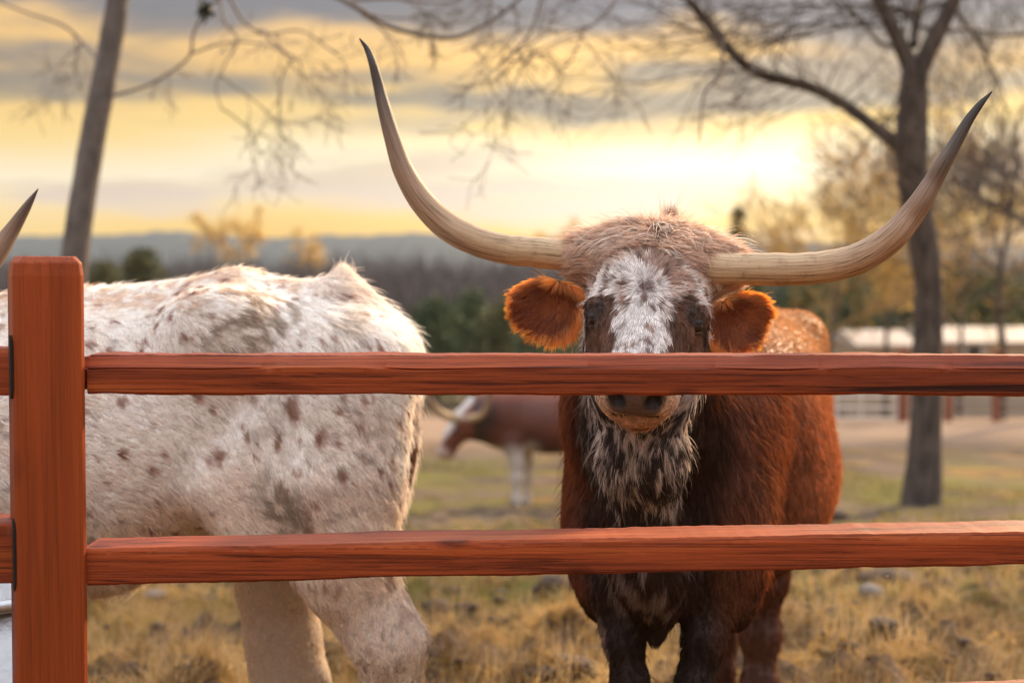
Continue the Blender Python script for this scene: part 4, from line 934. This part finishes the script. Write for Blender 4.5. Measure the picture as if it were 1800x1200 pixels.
def ear_full(*a, **k): EAR_PARENTED.append(ear(*a, **k))
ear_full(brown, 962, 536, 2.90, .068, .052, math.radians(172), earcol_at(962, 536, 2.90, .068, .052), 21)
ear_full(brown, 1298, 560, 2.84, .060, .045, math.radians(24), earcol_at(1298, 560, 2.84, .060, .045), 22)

# ------------------------------------------------------------------ the white spotted cow standing side on at left
white = thing('longhorn_cow', 'white longhorn with red brown speckles standing side on behind the fence post', 'cow', (-1.0, 3.35, 0), 'longhorn cattle in the paddock')
YC = 3.35
v = Vol((-2.4, 2.55, -.03), (-.1, 3.8, 1.5), .0085)
E = lambda x, y, z, rx, ry, rz, k=.07, rot=None: v.ell((x, y, z), (rx, ry, rz), rot, k)
E(-.42, YC, 1.06, .19, .24, .24, .06); E(-.62, YC, 1.15, .22, .22, .165, .08); E(-.88, YC, 1.06, .34, .24, .225, .1); E(-1.1, YC, .94, .55, .31, .31, .1); E(-1.55, YC, .92, .42, .28, .33, .1)
E(-1.75, YC, .98, .25, .25, .31, .1)
v.cone((-.50, YC, 1.265), (-.64, YC, 1.285), .05, .052, .06); v.cone((-.64, YC, 1.285), (-1.05, YC, 1.24), .052, .05, .08); v.cone((-1.05, YC, 1.24), (-1.8, YC, 1.24), .05, .07, .08)
v.cone((-.52, YC, 1.26), (-.40, YC, 1.285), .045, .04, .05); v.cone((-.40, YC, 1.285), (-.31, YC, 1.21), .042, .05, .06); 
for s_ in (-1, 1):
    v.ell((-.655, YC + .19 * s_, 1.235), (.08, .05, .06), None, .14); v.ell((-.285, YC + .11 * s_, 1.13), (.06, .06, .075), None, .09)
    v.ell((-.40, YC + .155 * s_, .92), (.165, .105, .27), None, .08)
v.ell((-.56, YC - .20, .86), (.08, .06, .16), None, .07)
v.cone((-.66, YC - .19, .86), (-.56, YC - .19, .74), .055, .05, .08)          # flank fold
v.ell((-1.02, YC - .02, .655), (.16, .07, .07), None, .08)                     # sheath
# hind legs
v.chain([((-.42, 3.19, .86), .15), ((-.375, 3.17, .70), .108), (at(618, 1020, 3.17), .090), (at(668, 1105, 3.16), .076), (at(688, 1140, 3.15), .066), (at(690, 1200, 3.16), .050), ((-.285, 3.15, .14), .036), ((-.30, 3.14, .02), .045)], .05)
v.ell(at(733, 1128, 3.15), (.022, .03, .030), None, .035)
v.chain([((-.52, 3.52, .86), .15), (at(490, 990, 3.52), .10), (at(485, 1030, 3.52), .088), (at(497, 1120, 3.52), .086), (at(507, 1190, 3.52), .084), (at(510, 1240, 3.52), .06), ((-.56, 3.52, .12), .038), ((-.57, 3.51, .02), .045)], .05)
v.ell(at(560, 1200, 3.5), (.025, .03, .035), None, .04)
for y_ in (3.20, 3.50):
    v.chain([((-1.72, y_, .78), .12), ((-1.74, y_, .58), .075), ((-1.74, y_, .42), .05), ((-1.74, y_, .12), .034), ((-1.75, y_, .02), .045)], .05)
# neck and head turned toward the fence
v.chain([((-1.75, YC, 1.02), .2), ((-1.95, 3.15, 1.08), .15), ((-1.93, 2.97, 1.12), .11)], .08)
WHO = np.array([-1.93, 2.88, 1.12]); wh = np.array(Matrix.Rotation(-math.radians(36), 3, 'X'))
Wx = lambda x, y, z: WHO + wh @ np.array([x, y, z])
v.ell(Wx(0, .035, .06), (.112, .115, .13), wh, .05); v.ell(Wx(0, .03, .17), (.112, .07, .05), wh, .05)
v.cone(Wx(0, -.005, .05), Wx(0, -.035, -.15), .092, .062, .05); v.cone(Wx(0, .07, -.08), Wx(0, .035, -.165), .07, .045, .05)
v.ell(Wx(0, -.025, -.185), (.062, .06, .045), wh, .04)
V, F = v.mesh(2); del v
rs = np.random.default_rng(77)
vis = np.where((V[:, 1] < 3.42))[0]; nspot = 900
sp_c = V[rs.choice(vis, nspot)]; sp_r = rs.uniform(.006, .014, nspot) * np.where(rs.random(nspot) < .13, 1.7, 1)
dirt_c = [(at(455, 565, 3.12), .13, .75), (at(380, 590, 3.12), .09, .5), (at(495, 885, 3.08), .085, 1.0), (at(470, 740, 3.07), .08, .35), (at(640, 740, 3.1), .07, .45), (at(300, 930, 3.05), .09, .5), (at(600, 560, 3.14), .07, .5), (at(740, 1135, 3.15), .035, .9), (at(560, 830, 3.07), .12, .35), (at(570, 1200, 3.5), .04, .7)]
def white_coat(P, N_):
    n = len(P); ns = fbm(P, 11, 3, 3); nf = fbm(P, 45, 2, 6)
    c = np.tile((.93, .88, .83), (n, 1))
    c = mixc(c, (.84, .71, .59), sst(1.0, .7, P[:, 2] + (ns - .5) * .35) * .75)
    c = mixc(c, (.74, .58, .46), sst(.50, .66, fbm(P, 5, 2, 31)) * .3)
    c = mixc(c, (.70, .50, .36), sst(1.245, 1.29, P[:, 2] + (nf - .5) * .03) * sst(.42, .6, nf) * .55 * (P[:, 0] < -.5))
    wob = (np.stack([vnoise(P, 30, 61 + q) for q in range(3)], -1) - .5) * .022
    Q = P + wob; s_ = np.zeros(n)
    for k_ in range(nspot):
        d_ = Q - sp_c[k_]; d_ = d_ * [1.2, 1, .68]; s_ = np.maximum(s_, sst(1.25, .35, np.sqrt((d_ ** 2).sum(1)) / sp_r[k_]))
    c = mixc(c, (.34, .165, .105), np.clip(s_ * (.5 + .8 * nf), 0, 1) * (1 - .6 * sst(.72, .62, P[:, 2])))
    for p, r, a in dirt_c:
        d_ = np.linalg.norm((P - p) * [1, .7, 1], axis=1) / r; c = mixc(c, (.40, .325, .25), sst(1.1, .2, d_ + (ns - .5) * 1.5) * sst(.36, .62, nf) * a)
    fine = sst(.70, .76, vnoise(P, 95, 15)) * sst(.45, .6, ns) * .5; c = mixc(c, (.22, .16, .13), fine)
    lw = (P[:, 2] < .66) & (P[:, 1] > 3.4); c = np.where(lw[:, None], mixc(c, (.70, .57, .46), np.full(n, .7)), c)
    return c
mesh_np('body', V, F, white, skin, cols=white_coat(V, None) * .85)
def white_flow(P, N_):
    x = P[:, 0]; g = np.stack([.75 + 0 * x, -.25 * np.sin(x * 9), -.55 + .3 * np.sin(P[:, 0] * 7 + P[:, 2] * 9)], -1)
    rump = sst(-.6, -.42, x)[:, None]; g = g * (1 - rump) + np.stack([.55 + 0 * x, 0 * x, -.85 + 0 * x], -1) * rump
    low = sst(.95, .7, P[:, 2])[:, None] * (1 - rump); g = g * (1 - low) + np.array([.35, 0, -.8]) * low
    legs = (P[:, 2] < .62)[:, None]; g = np.where(legs, np.array([[.1, 0, -1.]]), g)
    return g
def white_len(P, N_):
    l_ = np.full(len(P), .019); l_ = np.where(P[:, 2] < .66, .012, l_); l_ = np.where((P[:, 0] > -.44) & (P[:, 2] > 1.1), .034, l_); l_ = np.where((P[:, 1] > 3.4) & (P[:, 2] < .7), .006, l_)
    l_ = np.where((P[:, 0] > -1.2) & (P[:, 0] < -.85) & (P[:, 2] < .64), .03, l_); return l_
def cam_dens(P, N_):
    tc_ = np.array([0, 0, CZ]) - P; tc_ /= np.linalg.norm(tc_, axis=1)[:, None]
    return (sst(-.5, -.1, (tc_ * N_).sum(1)) * .9 + .1) * np.where(P[:, 0] < -1.35, .3, 1) * np.where(P[:, 2] < .3, .3, 1)
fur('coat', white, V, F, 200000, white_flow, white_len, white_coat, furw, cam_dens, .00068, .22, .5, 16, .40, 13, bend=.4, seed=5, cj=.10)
sel = (np.hypot(V[:, 0] + .395, (V[:, 1] - YC)) < .045) & (V[:, 2] > 1.25); keep = sel[F].all(1)
fur('tuft', white, V, F[keep], 1300, lambda P, N_: np.tile((.15, 0, 1.), (len(P), 1)), lambda P, N_: .032 * sst(.045, .0, np.hypot(P[:, 0] + .395, P[:, 1] - YC)) + .01, lambda P, N_: np.tile((.90, .80, .72), (len(P), 1)), furw, None, .0006, .6, .35, 40, .2, 20, bend=.15, seed=8)
P = spline([(-.38, YC, 1.275), (-.30, YC - .01, 1.215), (-.250, YC - .02, 1.12), (-.236, YC - .03, .98), (-.262, YC - .03, .84), (-.30, YC - .02, .70), (-.30, YC + .02, .50), (-.30, YC + .02, .40)], 60)
Vt, Ft, _ = tube(P, np.interp(np.linspace(0, 1, 60), [0, .12, .3, .7, 1], [.04, .03, .021, .017, .028]), 14)
tl = mesh_np('tail', Vt, Ft, white, skin, cols=mixc(np.tile((.62, .5, .42), (len(Vt), 1)), (.25, .14, .09), sst(.45, .6, fbm(Vt, 14, 2, 9)) * sst(1.08, 1.0, Vt[:, 2]) * sst(.8, .88, Vt[:, 2])))
o = fur('fur', white, Vt, Ft, 9000, lambda P, N_: np.tile((.0, 0, -1.), (len(P), 1)), lambda P, N_: .03 + 0 * P[:, 0], lambda P, N_: mixc(np.tile((.84, .75, .67), (len(P), 1)), (.25, .14, .09), sst(.45, .6, fbm(P, 14, 2, 9)) * sst(1.08, 1.0, P[:, 2]) * sst(.8, .88, P[:, 2])), furw, None, .0006, .2, .5, 18, .2, 16, seed=9)
o.parent = tl; o.matrix_parent_inverse = Matrix.Identity(4)
horn(white, [Wx(.09, .02, .165), Wx(.16, .02, .165), Wx(.30, .03, .165), Wx(.42, .05, .19), at(-140, 540, 2.95), at(-60, 500, 2.96), at(-12, 452, 2.97), at(20, 406, 2.98), at(48, 362, 2.98), at(67, 332, 2.98)], [.034, .034, .034, .032, .031, .028, .024, .016, .009, .001], vs=.84)
horn(white, [Wx(-.09, .02, .165), Wx(-.16, .02, .165), Wx(-.30, .03, .165), Wx(-.42, .05, .19), (-2.5, 2.96, 1.20), (-2.61, 2.97, 1.30), (-2.69, 2.98, 1.42), (-2.78, 2.98, 1.55)], [.034, .034, .034, .032, .03, .026, .018, .001])
for s_ in (-1, 1):
    eye(white, Wx(.098 * s_, -.034, -.03), .0185)
    V_, F_, nr = ear_mesh(Wx(.185 * s_, .07, .06), (s_, .2, .05), (0, 0, 1), .07, .05, .013)
    mesh_np('ear', V_, F_, white, skin, cols=np.tile((.3, .14, .08), (len(V_), 1)))
for q in ((-.30, 3.14), (-.57, 3.51), (-1.75, 3.20), (-1.75, 3.50)): hoof(white, (q[0], q[1], 0), (-1, 0, 0))

# ------------------------------------------------------------------ the small dark red cow grazing farther out
D3 = 13.0; K = D3 / 2500
g3 = float(ground_z(at(915, 890, D3)[0], D3, False))
third = thing('longhorn_cow', 'dark red longhorn with white front legs far out between the two near cows', 'cow', (at(960, 890, D3)[0], D3, g3), 'longhorn cattle in the paddock')
A3 = lambda px, py, dd=0: at(px, py, D3 + dd)
v = Vol(A3(735, 910) - [.1, .7, .1], A3(1190, 640) + [.1, .7, .1], .018)
Ex = lambda px, py, rx, ry, rz, dd=0, k=.09: v.ell(A3(px, py, dd), (rx * K, ry, rz * K), None, k)
Ex(890, 735, 55, .24, 58); Ex(970, 742, 95, .29, 56); Ex(1050, 735, 75, .28, 55); Ex(1105, 730, 45, .25, 50)
v.cone(A3(880, 690), A3(1120, 690), .09, .09, .1)
v.chain([(A3(880, 725), .25), (A3(845, 735), .2), (A3(822, 745), .14)], .08)
v.chain([(A3(815, 742), .115), (A3(798, 766), .095), (A3(784, 792), .07)], .05); v.ell(A3(784, 795), (.085, .08, .065), None, .05)
for px, dd in ((908, -.14), (926, .14)): v.chain([(A3(px - 8, 775, dd), .12), (A3(px, 812, dd), .058), (A3(px, 840, dd), .045), (A3(px, 878, dd), .034), (A3(px - 2, 889, dd), .05)], .06)
for px, dd in ((1100, -.15), (1118, .15)): v.chain([(A3(px, 770, dd), .16), (A3(px, 815, dd), .08), (A3(px + 8, 835, dd), .06), (A3(px + 4, 880, dd), .045), (A3(px, 889, dd), .06)], .06)
V, F = v.mesh(2); del v
ns = fbm(V, 5, 3, 5); px = 900 + V[:, 0] * 2500 / D3; pz = (V[:, 2] - g3)
c = np.tile((.13, .038, .022), (len(V), 1)) * (.6 + .8 * ns[:, None]); c = mixc(c, (.055, .026, .022), sst(885, 855, px + (ns - .5) * 40) * sst(820, 835, px) * .95)
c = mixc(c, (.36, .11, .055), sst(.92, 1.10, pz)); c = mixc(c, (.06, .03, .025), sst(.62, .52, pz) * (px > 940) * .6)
c = mixc(c, (.66, .58, .53), sst(.60, .50, pz + (ns - .5) * .2) * sst(960, 925, px)); 
hd = px < 832; fr = (V - A3(798, 762)) @ np.array([-.8, 0, .6]); c = np.where(hd[:, None], mixc(np.tile((.20, .06, .04), (len(V), 1)), (.72, .66, .63), sst(.03, .06, fr + (ns - .5) * .05)), c)
mz = np.linalg.norm(V - A3(779, 799), axis=1); c = mixc(c, (.55, .40, .34), sst(.13, .08, mz))
pl = np.linalg.norm((V - A3(822, 731)) * [.6, .5, 1.6], axis=1); c = mixc(c, (.72, .66, .62), sst(.10, .06, pl))
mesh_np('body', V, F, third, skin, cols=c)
horn(third, [A3(812, 736, -.08), A3(790, 733, -.2), A3(770, 722, -.35), A3(758, 705, -.4), A3(750, 682, -.42), A3(746, 664, -.42)], [.038, .036, .032, .026, .016, .004])
horn(third, [A3(818, 735, -.10), A3(838, 733, -.24), A3(851, 724, -.30), A3(858, 705, -.34), A3(864, 682, -.36), A3(868, 664, -.38)], [.038, .036, .032, .026, .016, .004])
V_, F_, nr = ear_mesh(A3(836, 748, -.12), (.6, -.5, -.35), (0, 0, 1), .10, .06, .02); mesh_np('ear', V_, F_, third, skin, cols=np.tile((.30, .11, .05), (len(V_), 1)))
eye(third, A3(803, 757, -.10), .028)
for px_, dd in ((906, -.14), (924, .14), (1100, -.15), (1118, .15)): p = A3(px_, 889, dd); hoof(third, (p[0], p[1], p[2] - .02), (-1, 0, 0))
Vt, Ft, _ = tube(spline([A3(1142, 690), A3(1152, 715), A3(1152, 780), A3(1150, 840)], 20), np.interp(np.linspace(0, 1, 20), [0, .7, 1], [.05, .03, .06]), 8); mesh_np('tail', Vt, Ft, third, skin, cols=np.tile((.18, .06, .04), (len(Vt), 1)))
# ================================================================== the wooden fence close to the camera
def wood(name, along, c1, c2, c3, seed=0.0, rough=.5):
    m, t, b = new_mat(name); b.inputs['Roughness'].default_value = rough; b.inputs['Specular IOR Level'].default_value = .22
    c_ = nd(t, 'ShaderNodeTexCoord')
    def nn(vs, scale, detail=6.0, rough_=.6, dist=0.0):
        p = nd(t, 'ShaderNodeMapping'); p.inputs['Scale'].default_value = vs; p.inputs['Location'].default_value = (seed, seed * .7, seed * 1.3); t.links.new(c_.outputs['Object'], p.inputs[0])
        n_ = nd(t, 'ShaderNodeTexNoise', i_Scale=scale, i_Detail=detail, i_Roughness=rough_, i_Distortion=dist); t.links.new(p.outputs[0], n_.inputs['Vector']); return n_.outputs['Fac']
    L_, X_ = (.05, 1) if along == 'x' else (1, .05)
    vs = (.045, 1, 1) if along == 'x' else (1, 1, .035)
    vs2 = (.012, 1, 1) if along == 'x' else (1, 1, .012)
    big = ramp(t, [(.3, c1), (.55, c2), (.75, c3)]); t.links.new(nn(vs, 26, 7.0, .6, .6), big.inputs[0])
    gr = ramp(t, [(.36, (.18, .14, .13)), (.46, (.70, .66, .64)), (.53, (1, 1, 1)), (.7, (1.12, 1.1, 1.08))]); t.links.new(nn(vs2, 190, 7.0, .72, .7), gr.inputs[0])
    m1 = nd(t, 'ShaderNodeMix', data_type='RGBA', blend_type='MULTIPLY'); m1.inputs[0].default_value = .95 if along == 'x' else .35; t.links.new(big.outputs[0], m1.inputs[6]); t.links.new(gr.outputs[0], m1.inputs[7])
    ck = ramp(t, [(.335, (.10, .07, .06)), (.358, (1, 1, 1))]); t.links.new(nn(vs2, 42, 4.0, .55, 1.4), ck.inputs[0])
    m2 = nd(t, 'ShaderNodeMix', data_type='RGBA', blend_type='MULTIPLY'); m2.inputs[0].default_value = .9 if along == 'x' else .6; t.links.new(m1.outputs[2], m2.inputs[6]); t.links.new(ck.outputs[0], m2.inputs[7])
    # a few knots
    vo = nd(t, 'ShaderNodeTexVoronoi', i_Scale=8.0); p = nd(t, 'ShaderNodeMapping'); p.inputs['Scale'].default_value = (.5, 1, 1) if along == 'x' else (1, 1, .5); p.inputs['Location'].default_value = (seed * 2, seed, seed)
    t.links.new(c_.outputs['Object'], p.inputs[0]); t.links.new(p.outputs[0], vo.inputs['Vector'])
    kn = ramp(t, [(.07, (.25, .19, .17)), (.11, (.62, .55, .52)), (.14, (.95, .93, .92)), (.2, (1, 1, 1))]); t.links.new(vo.outputs['Distance'], kn.inputs[0])
    m3 = nd(t, 'ShaderNodeMix', data_type='RGBA', blend_type='MULTIPLY'); m3.inputs[0].default_value = .8 if along == 'x' else .3; t.links.new(m2.outputs[2], m3.inputs[6]); t.links.new(kn.outputs[0], m3.inputs[7])
    t.links.new(m3.outputs[2], b.inputs['Base Color'])
    ad = mth(t, 'ADD', nn(vs2, 190, 7.0, .72, .7), mth(t, 'MULTIPLY', nn(vs, 300, 3.0), .4))
    bp = nd(t, 'ShaderNodeBump', i_Strength=.55, i_Distance=.003); t.links.new(ad, bp.inputs['Height']); t.links.new(bp.outputs[0], b.inputs['Normal'])
    return m
wr1 = wood('stained rail wood', 'x', (.14, .026, .009), (.31, .056, .013), (.41, .100, .022), 1.3)
wr2 = wood('stained rail wood, paler', 'x', (.20, .036, .011), (.36, .066, .016), (.47, .12, .032), 4.1)
wp = wood('stained post wood', 'z', (.22, .040, .010), (.33, .062, .014), (.42, .092, .020), 2.2)
FY = 2.2
fence = thing('wooden_fence', 'red brown stained post and rail fence running across the whole foreground', 'fence', (0, FY, 0))
def rail(x0, x1, zt0, zb0, zt1, zb1, y0, y1, depth, mat, seed, bevel=.004, ledge=0.0, ledge_h=0.0, n=640, sag=0, x_sh=None):
    """long sawn rail; zt/zb are the top and bottom of its front face at both ends, ledge = sloped rounded upper part of the front face"""
    xs_ = np.linspace(x0, x1, n); f = (xs_ - x0) / (x1 - x0); zt = zt0 + (zt1 - zt0) * f - sag * 4 * f * (1 - f); zb = zb0 + (zb1 - zb0) * f - sag * 4 * f * (1 - f); yf = y0 + (y1 - y0) * f
    X1 = np.stack([xs_, 0 * xs_ + seed, 0 * xs_], -1); w1 = (fbm(X1, 6, 4, seed) - .5); w2 = (fbm(X1, 9, 4, seed + 3) - .5); w3 = fbm(X1, 3.5, 3, seed + 5); w4 = .6 * (vnoise(X1, 70, seed + 8) - .5) + .35 * (vnoise(X1, 210, seed + 18) - .5) + 1.2 * np.minimum(vnoise(X1, 24, seed + 28) - .12, 0)
    sh = (xs_ < x_sh) if x_sh is not None else np.zeros(n, bool)
    yf = yf + .03 * sh; zt = zt - .005 * sh; zb = zb + .004 * sh
    prof = []
    b_ = bevel * (1 + .8 * w1)
    prof.append((yf + depth, zb + b_)); prof.append((yf + depth - b_, zb + .002 * w2)); prof.append((yf + b_, zb + .006 * w2 + .0012 * w4)); prof.append((yf, zb + b_ + .004 * w2))
    for k_ in (.25, .5, .75): prof.append((yf + .002 * (fbm(X1 + k_, 14, 3, seed + 9) - .5), zb + (zt - ledge_h - zb) * k_))
    if ledge:
        lh = ledge_h * (.7 + .7 * w3)
        prof.append((yf + .0005, zt - lh - .002)); prof.append((yf + .008 * sst(.35, .6, w3), zt - lh - .0012)); prof.append((yf + .001 + .004 * w3, zt - lh + .001)); prof.append((yf + ledge, zt - b_ * .8)); prof.append((yf + ledge + .003, zt + .004 * w1 + .0015 * w4))
    else:
        prof.append((yf + .0008, zt - b_ * 1.3 + .005 * w1)); prof.append((yf + b_ * 1.2, zt + .004 * w1 + .0012 * w4))
    prof.append((yf + depth * .6, zt + .003 * w2)); prof.append((yf + depth - b_, zt + .005 * w2 + .0015 * w4)); prof.append((yf + depth, zt - b_))
    A = np.stack([np.stack([xs_, y_ + 0 * xs_, z_ + 0 * xs_], -1) for y_, z_ in prof], 1); m_ = A.shape[1]
    V = A.reshape(-1, 3); i = np.arange(n - 1)[:, None] * m_; j = np.arange(m_)[None]; k = (j + 1) % m_
    F = np.stack([i + j, i + k, i + m_ + k, i + m_ + j], -1).reshape(-1, 4)
    me = bpy.data.meshes.new('rail'); fl = [tuple(f_) for f_ in F.tolist()] + [tuple(range(m_ - 1, -1, -1)), tuple(range((n - 1) * m_, n * m_))]
    me.from_pydata(V.tolist(), [], fl); me.update()
    for p in me.polygons: p.use_smooth = True
    try: me.set_sharp_from_angle(angle=math.radians(32))
    except Exception: pass
    return link('rail', me, fence, mat)
# the rails enter the post a little behind its front corner
z_ = lambda py, d=FY: float(at(900, py, d)[2])
X_ = lambda px, d=FY: float(at(px, 650, d)[0])
XE = 1.72
def ez(pl, pr): return pl + (pr - pl) * (XE - X_(140)) / (X_(1800) - X_(140))
xl = X_(122)
YL = 2.228; XS = X_(151, YL)
rail(xl, XE, z_(624.5, YL), z_(693, YL), z_(ez(629, 628)), z_(ez(699, 698)), YL, 2.2, .085, wr1, 3, ledge=.018, ledge_h=.019, x_sh=XS)
rail(xl, XE, z_(964, YL), z_(1028, YL), z_(ez(964, 938)), z_(ez(1028, 997)), YL - .006, 2.2, .10, wr2, 7, ledge=0, sag=-.004, x_sh=X_(148, YL))
rail(xl, XE, z_(1300), z_(1370), z_(ez(1300, 1231)), z_(ez(1370, 1298)), YL, 2.205, .1, wr1, 11)
xr = X_(26)
rail(-2.1, xr, z_(606), z_(690), z_(612), z_(694), 2.205, 2.205, .085, wr2, 13, bevel=.003)
rail(-2.1, xr, z_(915), z_(1022), z_(921), z_(1028), 2.205, 2.205, .09, wr1, 15, bevel=.003)
rail(-2.1, xr, z_(1235), z_(1330), z_(1238), z_(1335), 2.205, 2.205, .09, wr1, 17, bevel=.003)
def post(cx, cy_, half, top, yaw, mat, lean=0.0):
    import bmesh
    n = 40; V = []; zs = np.concatenate([np.linspace(-.25, top - .03, n), [top - .010, top]])
    ch = .012
    for zi, z in enumerate(zs):
        h = half * (1 if zi < n else (.955 if zi == n else .80)); c_ = ch if zi < n else ch * .9
        loop = [(-h, -h + c_), (-h + c_ * .6, -h), (h - c_ * .5, -h), (h, -h + c_ * .6), (h, h - c_), (h - c_, h), (-h + c_, h), (-h, h - c_)]
        for (x, y) in loop:
            wob = .0016 * (fbm(np.array([[x * 20, y * 20, z]]), 4, 3, 2)[0] - .5)
            X = x * (1 + wob * 10); V.append((cx + lean * (z - .7) + X * math.cos(yaw) - y * math.sin(yaw), cy_ + X * math.sin(yaw) + y * math.cos(yaw), z + (.004 * (fbm(np.array([[x * 9, y * 9, 1.]]), 6, 2, 4)[0] - .5) if zi > n else 0)))
    F = []; m_ = 8
    for i in range(len(zs) - 1):
        for j in range(m_): F.append((i * m_ + j, i * m_ + (j + 1) % m_, (i + 1) * m_ + (j + 1) % m_, (i + 1) * m_ + j))
    F.append(tuple(range(m_ - 1, -1, -1))); F.append(tuple(range((len(zs) - 1) * m_, len(zs) * m_)))
    me = bpy.data.meshes.new('post'); me.from_pydata(V, [], F); me.update()
    o = link('post', me, fence, mat); bv = o.modifiers.new('bevel', 'BEVEL'); bv.width = .002; bv.segments = 2; bv.limit_method = 'ANGLE'; bv.angle_limit = math.radians(25)
    return o
hole = simple('dark mortise shade', (.022, .010, .006), 1)  # solid dark plug, shade of the open mortise put into its colour
PYAW = math.radians(24)
pcx = X_(76, 2.235)
post(pcx, 2.24, .053, z_(450, 2.19), PYAW, wp, .006)
PA = PYAW - math.pi / 2
def slot(py0, py1):
    d = 2.2; hh = (py1 - py0) / 2 * d / 2500; zc = z_((py0 + py1) / 2, d)
    fl = np.array([pcx - .053 * math.cos(PYAW) + .053 * math.sin(PYAW), 2.24 - .053 * math.sin(PYAW) - .053 * math.cos(PYAW)])
    tg = np.array([-math.sin(PYAW), math.cos(PYAW)]); c_ = fl + tg * .022 - np.array([math.cos(PYAW), math.sin(PYAW)]) * .0012
    m = 20; vs = []
    for dep in (0, .02):
        for k in range(m):
            t_ = 2 * math.pi * k / m; a = math.copysign(abs(math.cos(t_)) ** .5, math.cos(t_)) * .014; zz = math.copysign(abs(math.sin(t_)) ** .3, math.sin(t_)) * hh
            p = c_ + tg * a + np.array([math.cos(PYAW), math.sin(PYAW)]) * dep; vs.append((p[0], p[1], zc + zz))
    MB().add(vs, [tuple(range(m)), tuple(range(2 * m - 1, m - 1, -1))] + [(i, m + i, m + (i + 1) % m, (i + 1) % m) for i in range(m)]).build('mortise', hole, fence)
slot(588, 700); slot(908, 1036)
post(1.66, 2.245, .053, 1.375, PYAW, wp)
# ------------------------------------------------------------------ galvanised trough beside the post
galv = simple('galvanised sheet metal', (.42, .44, .46), .38, metal=.85, nscale=9, col2=(.55, .57, .6), bump=.15)
tc_ = np.array([-1.42, 2.74, 0.]); trough = thing('stock_trough', 'pale grey galvanised metal trough showing a sliver left of the fence post', 'trough', tc_)
a = np.linspace(0, 2 * np.pi, 64, endpoint=False); ring = lambda rx, ry, z: np.stack([tc_[0] + rx * np.cos(a), tc_[1] + ry * np.sin(a), np.full(64, z)], 1)
tz = z_(1072, 2.55)
rings = [ring(.52, .24, .0), ring(.53, .25, .03), ring(.535, .255, .2), ring(.55, .27, .215), ring(.535, .255, .23), ring(.54, .26, .42), ring(.555, .275, .435), ring(.54, .26, .45), ring(.545, .265, tz - .02), ring(.535, .255, tz - .02), ring(.52, .24, .04)]
V = np.concatenate(rings); i = np.arange(len(rings) - 1)[:, None] * 64; j = np.arange(64)[None]; k = (j + 1) % 64
F = np.stack([i + j, i + k, i + 64 + k, i + 64 + j], -1).reshape(-1, 4)
mesh_np('wall', V, F, trough, galv)
V, F, _ = tube(np.vstack([ring(.548, .268, tz - .008), ring(.548, .268, tz - .008)[:2]]), np.full(66, .013), 10, cap=False); mesh_np('rim', V, F, trough, galv)
MB().add(ring(.53, .25, tz - .08), [tuple(range(64))]).build('water', simple('trough water', (.02, .025, .025), .05), trough)
# ------------------------------------------------------------------ evening air
hz = bpy.data.materials.new('evening haze'); hz.use_nodes = True; t = hz.node_tree
for n in list(t.nodes): t.nodes.remove(n)
pv = nd(t, 'ShaderNodeVolumePrincipled'); pv.inputs['Color'].default_value = (.70, .84, .98, 1); pv.inputs['Density'].default_value = .00016; pv.inputs['Anisotropy'].default_value = .1
o_ = nd(t, 'ShaderNodeOutputMaterial'); t.links.new(pv.outputs[0], o_.inputs['Volume'])
tag(MB().box((0, 420, 8.5), (600, 485, 19.5)).build('haze', hz), kind='stuff')
